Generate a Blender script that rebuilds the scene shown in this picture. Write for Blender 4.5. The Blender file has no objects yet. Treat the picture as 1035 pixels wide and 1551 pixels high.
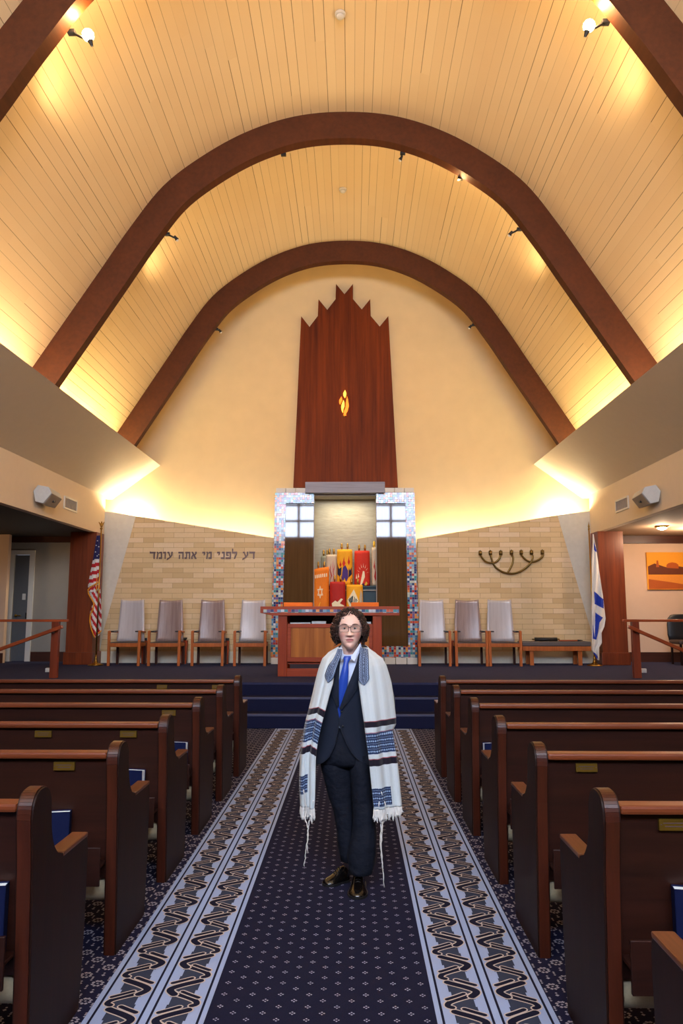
import bpy, bmesh, math, random
from mathutils import Vector, Matrix
random.seed(7)
C = bpy.context.scene.collection
PI = math.pi
# ------------------------------------------------------------ camera
FPX = 1150.0
CAM = Vector((.124, 0, 1.58))
PITCH = math.atan(152.5/FPX); YAW = math.atan(16.5/FPX*math.cos(PITCH))
cam = bpy.data.objects.new('camera', bpy.data.cameras.new('camera')); C.objects.link(cam)
cam.location = CAM; cam.rotation_euler = (PI/2+PITCH, 0, YAW)
cam.data.sensor_fit = 'VERTICAL'; cam.data.sensor_height = 36; cam.data.lens = FPX/1551*36
cam.data.clip_start = .02; cam.data.clip_end = 200
bpy.context.scene.camera = cam
_F = Vector((-math.sin(YAW)*math.cos(PITCH), math.cos(YAW)*math.cos(PITCH), math.sin(PITCH)))
_R = Vector((math.cos(YAW), math.sin(YAW), 0)); _U = _R.cross(_F)
def W(x, y, Y=None, Z=None, X=None):
    d = _F+_R*((x-517.5)/FPX)+_U*((775.5-y)/FPX)
    t = (Y-CAM.y)/d.y if Y is not None else (Z-CAM.z)/d.z if Z is not None else (X-CAM.x)/d.x
    return CAM+d*t
# ------------------------------------------------------------ materials
def lin(c):
    r = []
    for v in c:
        v /= 255.0
        r.append(v/12.92 if v <= .04045 else ((v+.055)/1.055)**2.4)
    return (r[0], r[1], r[2], 1)
class NT:
    """small helper around one material's node tree"""
    def __init__(s, name):
        s.m = bpy.data.materials.new(name); s.m.use_nodes = True
        s.t = s.m.node_tree; s.n = s.t.nodes; s.b = s.n['Principled BSDF']
    def node(s, k, **kw):
        n = s.n.new(k)
        for a, v in kw.items(): setattr(n, a, v)
        return n
    def put(s, sock, v):
        if hasattr(v, 'is_output') or isinstance(v, bpy.types.NodeSocket): s.t.links.new(v, sock)
        else: sock.default_value = v
    def math(s, op, a, b=0.0, c=0.0):
        n = s.node('ShaderNodeMath', operation=op)
        for i, v in enumerate((a, b, c)): s.put(n.inputs[i], v)
        return n.outputs[0]
    def mix(s, f, a, b, mode='MIX'):
        n = s.node('ShaderNodeMix', data_type='RGBA', blend_type=mode)
        s.put(n.inputs[0], f); s.put(n.inputs[6], a); s.put(n.inputs[7], b)
        return n.outputs[2]
    def obj(s): return s.node('ShaderNodeTexCoord').outputs['Object']
    def uv(s): return s.node('ShaderNodeTexCoord').outputs['UV']
    def xyz(s, v):
        n = s.node('ShaderNodeSeparateXYZ'); s.put(n.inputs[0], v); return n.outputs
    def comb(s, x, y, z=0.0):
        n = s.node('ShaderNodeCombineXYZ')
        for i, v in enumerate((x, y, z)): s.put(n.inputs[i], v)
        return n.outputs[0]
    def scale(s, v, sc):
        n = s.node('ShaderNodeMapping'); s.put(n.inputs[0], v); n.inputs['Scale'].default_value = sc; return n.outputs[0]
    def noise(s, v, sc=5, det=3, rough=.5):
        n = s.node('ShaderNodeTexNoise'); s.put(n.inputs['Vector'], v); n.inputs['Scale'].default_value = sc
        n.inputs['Detail'].default_value = det; n.inputs['Roughness'].default_value = rough; return n.outputs[0]
    def white(s, v):
        n = s.node('ShaderNodeTexWhiteNoise'); s.put(n.inputs['Vector'], v); return n.outputs['Value']
    def ramp(s, f, stops, interp='LINEAR'):
        n = s.node('ShaderNodeValToRGB'); n.color_ramp.interpolation = interp
        e = n.color_ramp.elements
        while len(e) < len(stops): e.new(.5)
        for el, (p, c) in zip(e, stops): el.position = p; el.color = c
        s.put(n.inputs[0], f); return n.outputs[0]
    def bump(s, h, st=.2, dist=.01):
        n = s.node('ShaderNodeBump'); n.inputs['Strength'].default_value = st; n.inputs['Distance'].default_value = dist
        s.put(n.inputs['Height'], h); s.t.links.new(n.outputs[0], s.b.inputs['Normal'])
    def set(s, col=None, rough=None, metal=None, spec=None, coat=None, sheen=None):
        if col is not None: s.put(s.b.inputs['Base Color'], col)
        if rough is not None: s.put(s.b.inputs['Roughness'], rough)
        if metal is not None: s.put(s.b.inputs['Metallic'], metal)
        if spec is not None: s.put(s.b.inputs['Specular IOR Level'], spec)
        if coat is not None: s.put(s.b.inputs['Coat Weight'], coat)
        if sheen is not None: s.put(s.b.inputs['Sheen Weight'], sheen)
        return s.m
def plain(name, c, rough=.6, metal=0.0, spec=.5, var=.08, sc=30, **kw):
    k = NT(name); c = lin(c)
    n = k.noise(k.obj(), sc, 3)
    d = tuple(max(0, v*(1-var)) for v in c[:3])+(1,); e = tuple(min(1, v*(1+var)) for v in c[:3])+(1,)
    return k.set(k.mix(n, d, e), rough, metal, spec, **kw)
def wood(name, c1, c2, axis='Z', rough=.35, sc=1.0, coat=0.0, spec=.5):
    k = NT(name); s = {'X': (1.2, 28, 28), 'Y': (28, 1.2, 28), 'Z': (28, 28, 1.2)}[axis]
    v = k.scale(k.obj(), tuple(q*sc for q in s))
    n = k.noise(v, 1.0, 6, .65)
    s2 = {'X': (.5, 4, 4), 'Y': (4, .5, 4), 'Z': (4, 4, .5)}[axis]
    n2 = k.noise(k.scale(k.obj(), s2), 1.0, 2)
    f = k.math('ADD', k.math('MULTIPLY', n, .75), k.math('MULTIPLY', n2, .4))
    col = k.ramp(f, [(.38, lin(c1)), (.72, lin(c2))])
    k.bump(n, .08, .003)
    return k.set(col, rough, coat=coat, spec=spec)
def emit(name, c, s):
    k = NT(name); k.set(lin(c), .5)
    k.b.inputs['Emission Color'].default_value = lin(c); k.b.inputs['Emission Strength'].default_value = s
    return k.m
M = {}
# ------------------------------------------------------------ mesh builder
class MB:
    def __init__(s): s.v = []; s.f = []; s.mi = []; s.uvs = {}; s.smooth = []
    def add(s, vs, fs, mi=0, uv=None, smooth=False):
        o = len(s.v); s.v += [Vector(p) for p in vs]
        for k, f in enumerate(fs):
            s.uvs[len(s.f)] = [uv[i] for i in f] if uv else None
            s.f.append([i+o for i in f]); s.mi.append(mi); s.smooth.append(smooth)
        return s
    def box(s, x0, x1, y0, y1, z0, z1, mi=0, b=0.0):
        if b > 0: return s.bbox(x0, x1, y0, y1, z0, z1, b, mi)
        v = [(x, y, z) for x in (x0, x1) for y in (y0, y1) for z in (z0, z1)]
        return s.add(v, [(0, 1, 3, 2), (4, 6, 7, 5), (0, 4, 5, 1), (2, 3, 7, 6), (0, 2, 6, 4), (1, 5, 7, 3)], mi)
    def bbox(s, x0, x1, y0, y1, z0, z1, b, mi=0):
        bm = bmesh.new(); bmesh.ops.create_cube(bm, size=1)
        for q in bm.verts: q.co = Vector(((x0+x1)/2+q.co.x*(x1-x0), (y0+y1)/2+q.co.y*(y1-y0), (z0+z1)/2+q.co.z*(z1-z0)))
        b = min(b, abs(x1-x0)*.45, abs(y1-y0)*.45, abs(z1-z0)*.45)
        bmesh.ops.bevel(bm, geom=bm.edges[:], offset=b, segments=2, affect='EDGES', profile=.6)
        return s.frombm(bm, mi)
    def frombm(s, bm, mi=0, smooth=False):
        bm.verts.index_update(); s.add([q.co.copy() for q in bm.verts], [[q.index for q in f.verts] for f in bm.faces], mi, smooth=smooth); bm.free(); return s
    def beam(s, a, b, w, h, mi=0, up=(0, 0, 1), w2=None, h2=None):
        a = Vector(a); b = Vector(b); d = (b-a).normalized(); u = Vector(up)
        if abs(d.dot(u)) > .98: u = Vector((0, 1, 0))
        r = d.cross(u).normalized(); u = r.cross(d).normalized(); w2 = w2 or w; h2 = h2 or h
        vs = [a+r*(w/2*i)+u*(h/2*j) for i, j in ((-1, -1), (1, -1), (1, 1), (-1, 1))]+[b+r*(w2/2*i)+u*(h2/2*j) for i, j in ((-1, -1), (1, -1), (1, 1), (-1, 1))]
        return s.add(vs, [(3, 2, 1, 0), (4, 5, 6, 7), (0, 1, 5, 4), (1, 2, 6, 5), (2, 3, 7, 6), (3, 0, 4, 7)], mi)
    def prism(s, pts, axis, a, b, mi=0):
        """pts 2-D outline, extruded along axis from a to b"""
        def P(p, t): return {'X': (t, p[0], p[1]), 'Y': (p[0], t, p[1]), 'Z': (p[0], p[1], t)}[axis]
        n = len(pts); vs = [P(p, a) for p in pts]+[P(p, b) for p in pts]
        bm = bmesh.new(); bv = [bm.verts.new(q) for q in vs]
        bm.faces.new(bv[:n]); bm.faces.new(bv[n:][::-1])
        for i in range(n): bm.faces.new((bv[i], bv[i+n], bv[(i+1) % n+n], bv[(i+1) % n]))
        bmesh.ops.recalc_face_normals(bm, faces=bm.faces[:])
        bmesh.ops.triangulate(bm, faces=[f for f in bm.faces if len(f.verts) > 4])
        return s.frombm(bm, mi)
    def ring(s, rings, mi=0, caps=True, closed=True, smooth=True, uv=False):
        """loft through rings (lists of points, same count)"""
        n = len(rings[0]); vs = [p for r in rings for p in r]; fs = []
        m = n if closed else n-1
        for i in range(len(rings)-1):
            for j in range(m):
                fs.append((i*n+j, i*n+(j+1) % n, (i+1)*n+(j+1) % n, (i+1)*n+j))
        u = [(j/(n-1), i/(len(rings)-1)) for i in range(len(rings)) for j in range(n)] if uv else None
        s.add(vs, fs, mi, u, smooth)
        if caps and closed:
            o = len(s.v)-len(vs)
            for base, rev in ((0, True), ((len(rings)-1)*n, False)):
                f = [o+base+j for j in range(n)]
                s.uvs[len(s.f)] = None; s.f.append(f[::-1] if rev else f); s.mi.append(mi); s.smooth.append(False)
        return s
    def tube(s, pts, r, seg=8, mi=0, caps=True, smooth=True):
        pts = [Vector(p) for p in pts]; n = len(pts)
        rs = r if isinstance(r, (list, tuple)) else [r]*n
        rings = []; u = None
        for i, p in enumerate(pts):
            d = (pts[min(i+1, n-1)]-pts[max(i-1, 0)])
            if d.length < 1e-9: d = Vector((0, 0, 1))
            d.normalize()
            if u is None: u = d.orthogonal().normalized()
            u = (u-d*u.dot(d)); u = u.normalized() if u.length > 1e-6 else d.orthogonal().normalized()
            w = d.cross(u)
            rings.append([p+(u*math.cos(2*PI*k/seg)+w*math.sin(2*PI*k/seg))*rs[i] for k in range(seg)])
        return s.ring(rings, mi, caps, smooth=smooth)
    def lathe(s, prof, c=(0, 0, 0), seg=24, mi=0, sx=1, sy=1, smooth=True):
        c = Vector(c)
        return s.ring([[c+Vector((r*math.cos(2*PI*k/seg)*sx, r*math.sin(2*PI*k/seg)*sy, z)) for k in range(seg)] for r, z in prof], mi, True, smooth=smooth)
    def ball(s, c, r, mi=0, seg=16, rings=10, sx=1, sy=1, sz=1):
        pr = [(max(1e-4, math.sin(PI*i/rings)), -math.cos(PI*i/rings)) for i in range(rings+1)]
        c = Vector(c)
        return s.ring([[c+Vector((a*r*sx*math.cos(2*PI*k/seg), a*r*sy*math.sin(2*PI*k/seg), z*r*sz)) for k in range(seg)] for a, z in pr], mi, True)
    def build(s, name, mats, parent=None, loc=None, bevel=0, fix=True):
        off = Vector((0, 0, 0))
        p = parent
        while p is not None: off += p.location; p = p.parent
        me = bpy.data.meshes.new(name)
        l = Vector(loc) if loc is not None else Vector((0, 0, 0))
        me.from_pydata([tuple(q-off-l) for q in s.v], [], s.f)
        if any(x for x in s.uvs.values()):
            ul = me.uv_layers.new(name='UVMap')
            for pi, pl in enumerate(me.polygons):
                if s.uvs.get(pi):
                    for k, li in enumerate(pl.loop_indices): ul.data[li].uv = s.uvs[pi][k]
        for m in (mats if isinstance(mats, (list, tuple)) else [mats]): me.materials.append(M[m] if isinstance(m, str) else m)
        for pl, mi, sm in zip(me.polygons, s.mi, s.smooth): pl.material_index = mi; pl.use_smooth = sm
        if fix:
            bm = bmesh.new(); bm.from_mesh(me); bmesh.ops.recalc_face_normals(bm, faces=bm.faces[:]); bm.to_mesh(me); bm.free()
        o = bpy.data.objects.new(name, me); C.objects.link(o)
        if parent is not None: o.parent = parent
        o.location = l
        if bevel:
            b = o.modifiers.new('bevel', 'BEVEL'); b.width = bevel; b.segments = 2; b.limit_method = 'ANGLE'; b.angle_limit = .6
        return o
def tag(o, label, cat, group=None, kind=None):
    o['label'] = label; o['category'] = cat
    if group: o['group'] = group
    if kind: o['kind'] = kind
    return o
def struct(o): o['kind'] = 'structure'; return o
def thing(name, label, cat, loc=(0, 0, 0), group=None):
    o = bpy.data.objects.new(name, None); C.objects.link(o); o.location = loc; o.empty_display_size = .1
    return tag(o, label, cat, group)
def dup(root, loc, label=None, rz=None):
    r = root.copy(); C.objects.link(r); r.location = loc
    if label: r['label'] = label
    if rz is not None: r.rotation_euler.z = rz
    for ch in list(root.children):
        c = ch.copy(); C.objects.link(c); c.parent = r
        for g in list(ch.children):
            d = g.copy(); C.objects.link(d); d.parent = c
    return r
def spline(pts, n):
    """Catmull-Rom through pts (tuples), n samples per span"""
    pts = [Vector(p) for p in pts]; out = []
    for i in range(len(pts)-1):
        p0 = pts[max(i-1, 0)]; p1 = pts[i]; p2 = pts[i+1]; p3 = pts[min(i+2, len(pts)-1)]
        for k in range(n):
            t = k/n
            out.append(.5*((2*p1)+(p2-p0)*t+(2*p0-5*p1+4*p2-p3)*t*t+(3*p1-p0-3*p2+p3)*t**3))
    out.append(pts[-1]); return out
def interp(tab, x):
    if x <= tab[0][0]: return tab[0][1]
    for (a, va), (b, vb) in zip(tab, tab[1:]):
        if x <= b: return va+(vb-va)*(x-a)/(b-a)
    return tab[-1][1]
# ------------------------------------------------------------ material library
M['cream'] = plain('cream_plaster', (222, 196, 150), .85, var=.04, sc=6)
M['upper_plaster'] = plain('upper_plaster', (224, 198, 152), .9, var=.07, sc=3)
M['taupe'] = plain('taupe_paint', (218, 204, 184), .85, var=.03, sc=8)
M['beige'] = plain('beige_paint', (228, 209, 182), .85, var=.03, sc=8)
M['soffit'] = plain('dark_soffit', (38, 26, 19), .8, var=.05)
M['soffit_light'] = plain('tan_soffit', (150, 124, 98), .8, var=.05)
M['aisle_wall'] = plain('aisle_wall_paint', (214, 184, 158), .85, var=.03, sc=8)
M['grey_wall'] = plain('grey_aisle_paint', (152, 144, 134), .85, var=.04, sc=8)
M['white_plaster'] = plain('white_rough_plaster', (212, 208, 196), .9, var=.09, sc=14)
M['white_paint'] = plain('white_paint', (216, 212, 204), .5, var=.03)
M['arch'] = wood('arch_glulam', (68, 33, 13), (84, 42, 17), 'Y', .6, .6, spec=.25)
M['dark_trim'] = wood('dark_trim_wood', (52, 24, 14), (78, 38, 22), 'X', .4)
M['pilaster'] = wood('pilaster_wood', (94, 38, 14), (132, 60, 24), 'Z', .35)
M['mahogany'] = wood('mahogany_dark', (28, 12, 8), (50, 22, 14), 'X', .4, spec=.3)
M['mahogany_z'] = wood('mahogany_end', (25, 11, 7), (40, 18, 11), 'Z', .5, spec=.2)
M['mahogany_cap'] = wood('mahogany_cap', (84, 38, 18), (118, 58, 30), 'X', .4, spec=.3)
M['mahogany_edge'] = wood('mahogany_edge', (46, 19, 11), (74, 32, 18), 'Z', .34, spec=.35)
M['arm_cap'] = wood('arm_cap', (84, 48, 28), (120, 74, 46), 'Y', .3, spec=.4)
M['panel'] = wood('tall_panel_wood', (74, 26, 4), (122, 52, 10), 'Z', .55, .35, spec=.15)
M['oak'] = wood('golden_oak', (140, 76, 22), (196, 120, 48), 'Z', .45, .5, spec=.25)
M['cherry'] = wood('cherry_red', (136, 48, 16), (168, 68, 26), 'Z', .45, spec=.25)
M['cherry_x'] = wood('cherry_red_x', (138, 50, 20), (172, 74, 34), 'X', .4, spec=.3)
M['chair_wood'] = wood('chair_wood', (150, 76, 30), (188, 104, 48), 'Z', .4, spec=.3)
M['rail_wood'] = wood('rail_wood', (132, 54, 20), (170, 78, 34), 'X', .35)
M['post_wood'] = wood('post_wood', (104, 40, 18), (136, 58, 28), 'Z', .35)
M['rear_wood'] = wood('rear_panelling', (70, 42, 24), (104, 66, 38), 'Z', .5)
M['laminate'] = wood('chairback_laminate', (176, 168, 170), (196, 190, 192), 'Z', .3, .8, coat=.8)  # white window glare on the backs put into a paler base colour
M['laminate_brown'] = wood('chairback_laminate_brown', (128, 104, 100), (162, 142, 138), 'Z', .3, .8, coat=.8)  # same chair backs without the glare in their colour
M['seat_vinyl'] = plain('seat_vinyl', (74, 58, 52), .5)
M['bench_vinyl'] = plain('bench_cushion', (92, 80, 76), .5)
M['cushion'] = plain('beige_cushion', (176, 162, 132), .95, var=.15, sc=90)
M['brass'] = plain('brass', (170, 130, 60), .3, 1.0)
M['plaque'] = plain('plaque_brass', (132, 100, 34), .35, .7)
M['black'] = plain('black_plastic', (22, 22, 24), .45)
M['steel'] = plain('steel', (170, 170, 172), .3, 1.0)
M['antique'] = plain('antique_brass', (122, 98, 52), .35, .85)
M['book_blue'] = plain('book_cloth_navy', (10, 18, 54), .7, spec=.15)
M['paper'] = plain('page_edges', (226, 232, 232), .8)
M['speaker'] = plain('speaker_white', (206, 206, 200), .5)
M['grille'] = plain('speaker_grille', (150, 142, 134), .7)
M['lintel'] = wood('grey_lintel', (120, 120, 136), (150, 150, 164), 'X', .5)
M['orange'] = plain('orange_cloth', (236, 120, 20), .7)
M['letters'] = plain('letter_bronze', (104, 82, 80), .45, .4)
k = NT('stage_carpet'); n = k.noise(k.scale(k.obj(), (3, 6, 3)), 3, 4); n2 = k.noise(k.obj(), 240, 2)
M['stage_carpet'] = k.set(k.mix(k.math('MULTIPLY', k.math('ADD', n, n2), .5), lin((32, 34, 58)), lin((66, 68, 100))), .95, spec=.1)
# brick
k = NT('limestone_brick'); x, y, z = k.xyz(k.obj())
b = k.node('ShaderNodeTexBrick'); k.put(b.inputs['Vector'], k.comb(x, z)); b.offset = .5
for nm, v in (('Scale', 1.0), ('Mortar Size', .0035), ('Mortar Smooth', .1), ('Bias', 0.0), ('Brick Width', .42), ('Row Height', .104)): b.inputs[nm].default_value = v
b.inputs['Color1'].default_value = (0, 0, 0, 1); b.inputs['Color2'].default_value = (1, 1, 1, 1); b.inputs['Mortar'].default_value = (.5, .5, .5, 1)
bc = k.ramp(b.outputs['Color'], [(0, lin((204, 176, 132))), (.3, lin((218, 192, 148))), (.7, lin((224, 200, 160))), (1, lin((230, 208, 176)))])
bc = k.mix(k.math('MULTIPLY', k.noise(k.obj(), 22, 4), .35), bc, lin((196, 166, 124)))
bc = k.mix(b.outputs['Fac'], bc, lin((170, 144, 106)))
k.bump(k.math('SUBTRACT', 1.0, b.outputs['Fac']), .4, .006)
M['brick'] = k.set(bc, .85)
k = NT('painted_brick'); x, y, z = k.xyz(k.obj())
M['brick_base'] = k.set(k.mix(k.noise(k.obj(), 20, 3), lin((214, 206, 184)), lin((228, 222, 204))), .8)
# vault planks (u = arc length, v = along the nave, metres)
k = NT('vault_boards'); u, v, w_ = k.xyz(k.uv())
pw = .135; q = k.math('DIVIDE', u, pw); idx = k.math('FLOOR', q); fr = k.math('FRACT', q)
rnd = k.white(k.comb(idx, k.math('FLOOR', k.math('DIVIDE', k.math('ADD', v, k.math('MULTIPLY', idx, 1.37)), 3.1))))
gw = k.math('MULTIPLY_ADD', rnd, .05, .018)
groove = k.math('LESS_THAN', fr, gw)
dark = k.math('MULTIPLY', groove, k.math('MULTIPLY_ADD', rnd, .55, .3))
base = k.mix(rnd, lin((232, 206, 162)), lin((236, 212, 169)))
base = k.mix(k.math('MULTIPLY', k.noise(k.obj(), 1.2, 3), .3), base, lin((210, 176, 132)))
k.bump(k.math('SUBTRACT', 1.0, groove), .25, .006)
M['vault'] = k.set(k.mix(dark, base, lin((96, 66, 34))), .7)
# mosaic
PAL = [(206, 214, 226), (150, 176, 204), (74, 128, 170), (40, 66, 120), (58, 140, 150), (206, 92, 52), (224, 150, 80), (120, 96, 150), (180, 60, 60), (190, 200, 190), (120, 160, 190), (60, 50, 100)]
def mosaic(name, axis2='z', s=.047, rough=.12):
    k = NT(name); x, y, z = k.xyz(k.obj())
    a = k.math('DIVIDE', x, s); b = k.math('DIVIDE', z, s)
    ca = k.math('FLOOR', a); cb = k.math('FLOOR', b)
    r = k.white(k.comb(ca, cb))
    col = k.ramp(r, [(i/len(PAL), lin(c)) for i, c in enumerate(PAL)], 'CONSTANT')
    fa = k.math('FRACT', a); fb = k.math('FRACT', b)
    g = k.math('MAXIMUM', k.math('LESS_THAN', fa, .09), k.math('LESS_THAN', fb, .09))
    k.bump(k.math('SUBTRACT', 1.0, g), .3, .004)
    return k.set(k.mix(g, col, lin((150, 156, 158))), k.math('MULTIPLY_ADD', g, .6, rough), spec=k.math('MULTIPLY', k.math('SUBTRACT', 1.0, g), .6))
M['mosaic'] = mosaic('mosaic_tiles')
M['inlay'] = mosaic('tile_inlay', s=.0565, rough=.3)
# bronze tinted glass door
k = NT('bronze_glass'); v = k.scale(k.obj(), (30, 30, 1)); n = k.noise(v, 1, 4)
M['bronze_glass'] = k.set(k.mix(n, lin((70, 50, 30)), lin((100, 74, 46))), .03)
k = NT('niche_stone'); v = k.scale(k.obj(), (3, 3, 16)); n = k.noise(v, 2, 5, .6)
k.bump(n, .4, .01); M['niche'] = k.set(k.mix(n, lin((132, 126, 112)), lin((178, 172, 156))), .6)
# dotted carpets
def dots(k, x, y, p, stag, r_dot, off, lines=1):
    """four small dots round every lattice point"""
    row = k.math('FLOOR', k.math('DIVIDE', y, p*stag))
    xs = k.math('ADD', k.math('DIVIDE', x, p), k.math('MULTIPLY', k.math('MODULO', k.math('ABSOLUTE', row), 2.0), .5))
    fx = k.math('MULTIPLY', k.math('SUBTRACT', k.math('FRACT', xs), .5), p)
    fy = k.math('MULTIPLY', k.math('SUBTRACT', k.math('FRACT', k.math('DIVIDE', y, p*stag)), .5), p*stag)
    ax = k.math('ABSOLUTE', fx); ay = k.math('ABSOLUTE', fy)
    def near(cx, cy, r):
        return k.math('LESS_THAN', k.math('ADD', k.math('ABSOLUTE', k.math('SUBTRACT', ax, cx)), k.math('ABSOLUTE', k.math('SUBTRACT', ay, cy))), r)
    return near, row, xs
k = NT('aisle_carpet_navy'); x, y, z = k.xyz(k.obj())
near, row, xs = dots(k, x, y, .118, .42, 0, 0)
d = k.math('MAXIMUM', near(.0085, 0, .0048), near(0, .0085, .0048))
f = k.noise(k.obj(), 300, 2)
M['aisle_carpet'] = k.set(k.mix(d, k.mix(f, lin((15, 16, 31)), lin((34, 35, 60))), lin((150, 150, 172))), .95, spec=.1)
k = NT('pew_carpet_floral'); x, y, z = k.xyz(k.obj())
near, row, xs = dots(k, x, y, .15, .5, 0, 0)
d = k.math('MAXIMUM', near(.02, .008, .0085), k.math('MAXIMUM', near(.008, .02, .0085), near(0.0, 0.0, .006)))
x2 = k.math('ADD', x, .075); near2, row, xs = dots(k, x2, y, .15, .5, 0, 0)
d2 = k.math('MAXIMUM', near2(0, 0, .009), near2(.0375, .03, .006))
near3, row, xs = dots(k, x, y, .075, .5, 0, 0)
d2 = k.math('MAXIMUM', d2, near3(.0, .0, .006))
f = k.noise(k.obj(), 300, 2)
M['pew_carpet'] = k.set(k.mix(k.math('MAXIMUM', d, d2), k.mix(f, lin((18, 18, 36)), lin((34, 34, 62))), lin((146, 142, 154))), .95, spec=.1)
M['border_ground'] = plain('border_blue_grey', (146, 162, 198), .95, spec=.1, var=.08, sc=200)
M['border_navy'] = plain('border_navy', (24, 24, 42), .95, spec=.1, sc=200)
M['border_slate'] = plain('border_slate', (52, 58, 76), .95, spec=.1, sc=200)
M['border_peach'] = plain('border_peach', (184, 170, 162), .95, spec=.1, sc=200)
M['window_light'] = emit('daylight_pane', (212, 228, 255), 27.0)
M['bulb'] = emit('warm_bulb', (255, 214, 150), 40.0)
M['flame'] = emit('flame_glass', (250, 130, 24), 1.1)
M['flame_tip'] = emit('flame_glass_tip', (255, 200, 70), 1.5)
# ============================================================ SETTING
YL, YU = 15.6, 16.04            # lower back wall, upper back wall
SZ = .57                        # stage height
YR = -4.0                       # rear wall
XO = 9.0
struct(MB().box(-XO, XO, YR, 16.6, -.12, 0).build('floor', 'pew_carpet'))
struct(MB().box(-.462, .452, YR, 10.7, 0, .004).build('aisle_carpet', 'aisle_carpet'))
def strip(mb, pts, w, z, mi, seg=5):
    """flat ribbon with round ends"""
    n = len(pts); L = []; R = []
    for i, p in enumerate(pts):
        a = Vector(pts[max(i-1, 0)]); b = Vector(pts[min(i+1, n-1)]); d = (b-a).normalized(); nrm = Vector((-d.y, d.x))
        ww = w[i] if isinstance(w, (list, tuple)) else w
        L.append(Vector(p)+nrm*ww/2); R.append(Vector(p)-nrm*ww/2)
    for i in range(n-1):
        mb.add([(q.x, q.y, z) for q in (L[i], R[i], R[i+1], L[i+1])], [(0, 1, 2, 3)], mi)
    for i in (0, n-1):
        ww = w[i] if isinstance(w, (list, tuple)) else w
        c = Vector(pts[i]); mb.add([(c.x+ww/2*math.cos(2*PI*k/10), c.y+ww/2*math.sin(2*PI*k/10), z+.00008) for k in range(10)], [tuple(range(10))], mi)
def border(name, x0, sg):
    m = MB(); w = .474
    X = lambda u: x0+sg*u
    xs = sorted((X(0), X(w)))
    m.box(xs[0], xs[1], YR, 10.7, 0, .005, 0)
    for u in (.022, .212, .250, .444):
        a, b = sorted((X(u), X(u+.010))); m.add([(a, YR, .0055), (b, YR, .0055), (b, 10.7, .0055), (a, 10.7, .0055)], [(0, 1, 2, 3)], 1)
    per = .243
    for c, fl in ((.123, 1), (.350, -1)):
        y = 1.6
        while y < 10.4:
            def Q(u, v): return Vector((X(c+fl*u), y+v))
            # stepped slate ground
            for (ua, ub, va, vb) in ((-.05, .044, 0, .06), (-.042, .052, .06, .12), (-.05, .046, .12, .18), (-.044, .05, .18, per)):
                m.add([(*Q(ua, va), .006), (*Q(ub, va), .006), (*Q(ub, vb), .006), (*Q(ua, vb), .006)], [(0, 1, 2, 3)], 2)
            A = spline([(-.052, -.008), (-.068, .004), (-.060, .030), (-.02, .058), (.03, .085), (.056, .105)], 3)
            B = spline([(.040, .080), (.062, .108), (.060, .132), (.02, .162), (-.03, .190), (-.046, .200)], 3)
            S1 = [(-.066, .056), (-.03, .078), (.01, .104)]
            S2 = [(.068, .178), (.03, .20), (-.005, .222)]
            for zi, (P_, wa) in enumerate(((A, .025), (S1, .018), (S2, .021), (B, .032))):
                q = [Q(p[0], p[1]) for p in P_]
                strip(m, q, wa+.012, .0065+zi*.0004, 3); strip(m, q, wa, .0067+zi*.0004, 1)
            y += per
    struct(m.build(name, ['border_ground', 'border_navy', 'border_slate', 'border_peach'], fix=False))
border('carpet_border_left', -.930, 1)
border('carpet_border_right', .925, -1)
# stage and steps
st = MB(); st.box(-XO, XO, 11.30, 16.6, 0, SZ)
struct(st.build('stage_platform', 'stage_carpet'))
k = NT('step_carpet'); n = k.noise(k.obj(), 240, 2)
M['step_carpet'] = k.set(k.mix(n, lin((16, 18, 40)), lin((34, 36, 64))), .95, spec=.1)
M['step_nosing'] = plain('step_nosing', (66, 68, 96), .7, sc=60)
for i, (y, z) in enumerate(((10.72, .195), (11.02, .39))):
    s = struct(MB().bbox(-2.6, 2.6, y, 11.30-.002, 0, z, .012).build('step_%s' % ('lower', 'upper')[i], 'step_carpet'))
    MB().bbox(-2.6, 2.6, y-.006, y+.03, z-.03, z+.002, .006).build('nosing', 'step_nosing', s)
sf = struct(MB().box(-XO, XO, 11.285, 11.30, 0, SZ-.03).build('stage_riser', 'step_carpet'))
# vault section
SEC = [(0, 9.27), (.756, 9.20), (1.497, 8.95), (2.18, 8.55), (2.77, 8.06), (3.26, 7.38), (3.66, 6.74), (4.62, 5.21), (5.06, 4.50)]
half = [Vector((p.x, p.y)) for p in spline([(-SEC[1][0], SEC[1][1], 0)]+[(a, b, 0) for a, b in SEC[:7]], 6)[6:]]+[Vector(SEC[7]), Vector(SEC[8])]
sec = [Vector((-p.x, p.y)) for p in half[::-1]][:-1]+half       # left foot to right foot
arc = [0]
for a, b in zip(sec, sec[1:]): arc.append(arc[-1]+(b-a).length)
def offset(curve, d):
    out = []
    for i, p in enumerate(curve):
        t = (curve[min(i+1, len(curve)-1)]-curve[max(i-1, 0)]).normalized(); n = Vector((-t.y, t.x))
        out.append(p-n*d)
    return out
m = MB(); vs = []; uv = []
for j, y in enumerate((YR, 16.04)):
    for p, a in zip(sec, arc): vs.append((p.x, y, p.y)); uv.append((a+.05, y))
n = len(sec); m.add(vs, [(i, i+1, n+i+1, n+i) for i in range(n-1)], 0, uv, smooth=True)
outer = offset(sec, -.12)
m.add([(p.x, y, p.y) for y in (YR, 16.04) for p in outer], [(i, i+1, n+i+1, n+i) for i in range(n-1)], 0)
struct(m.build('ceiling', 'vault', fix=False))
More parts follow.
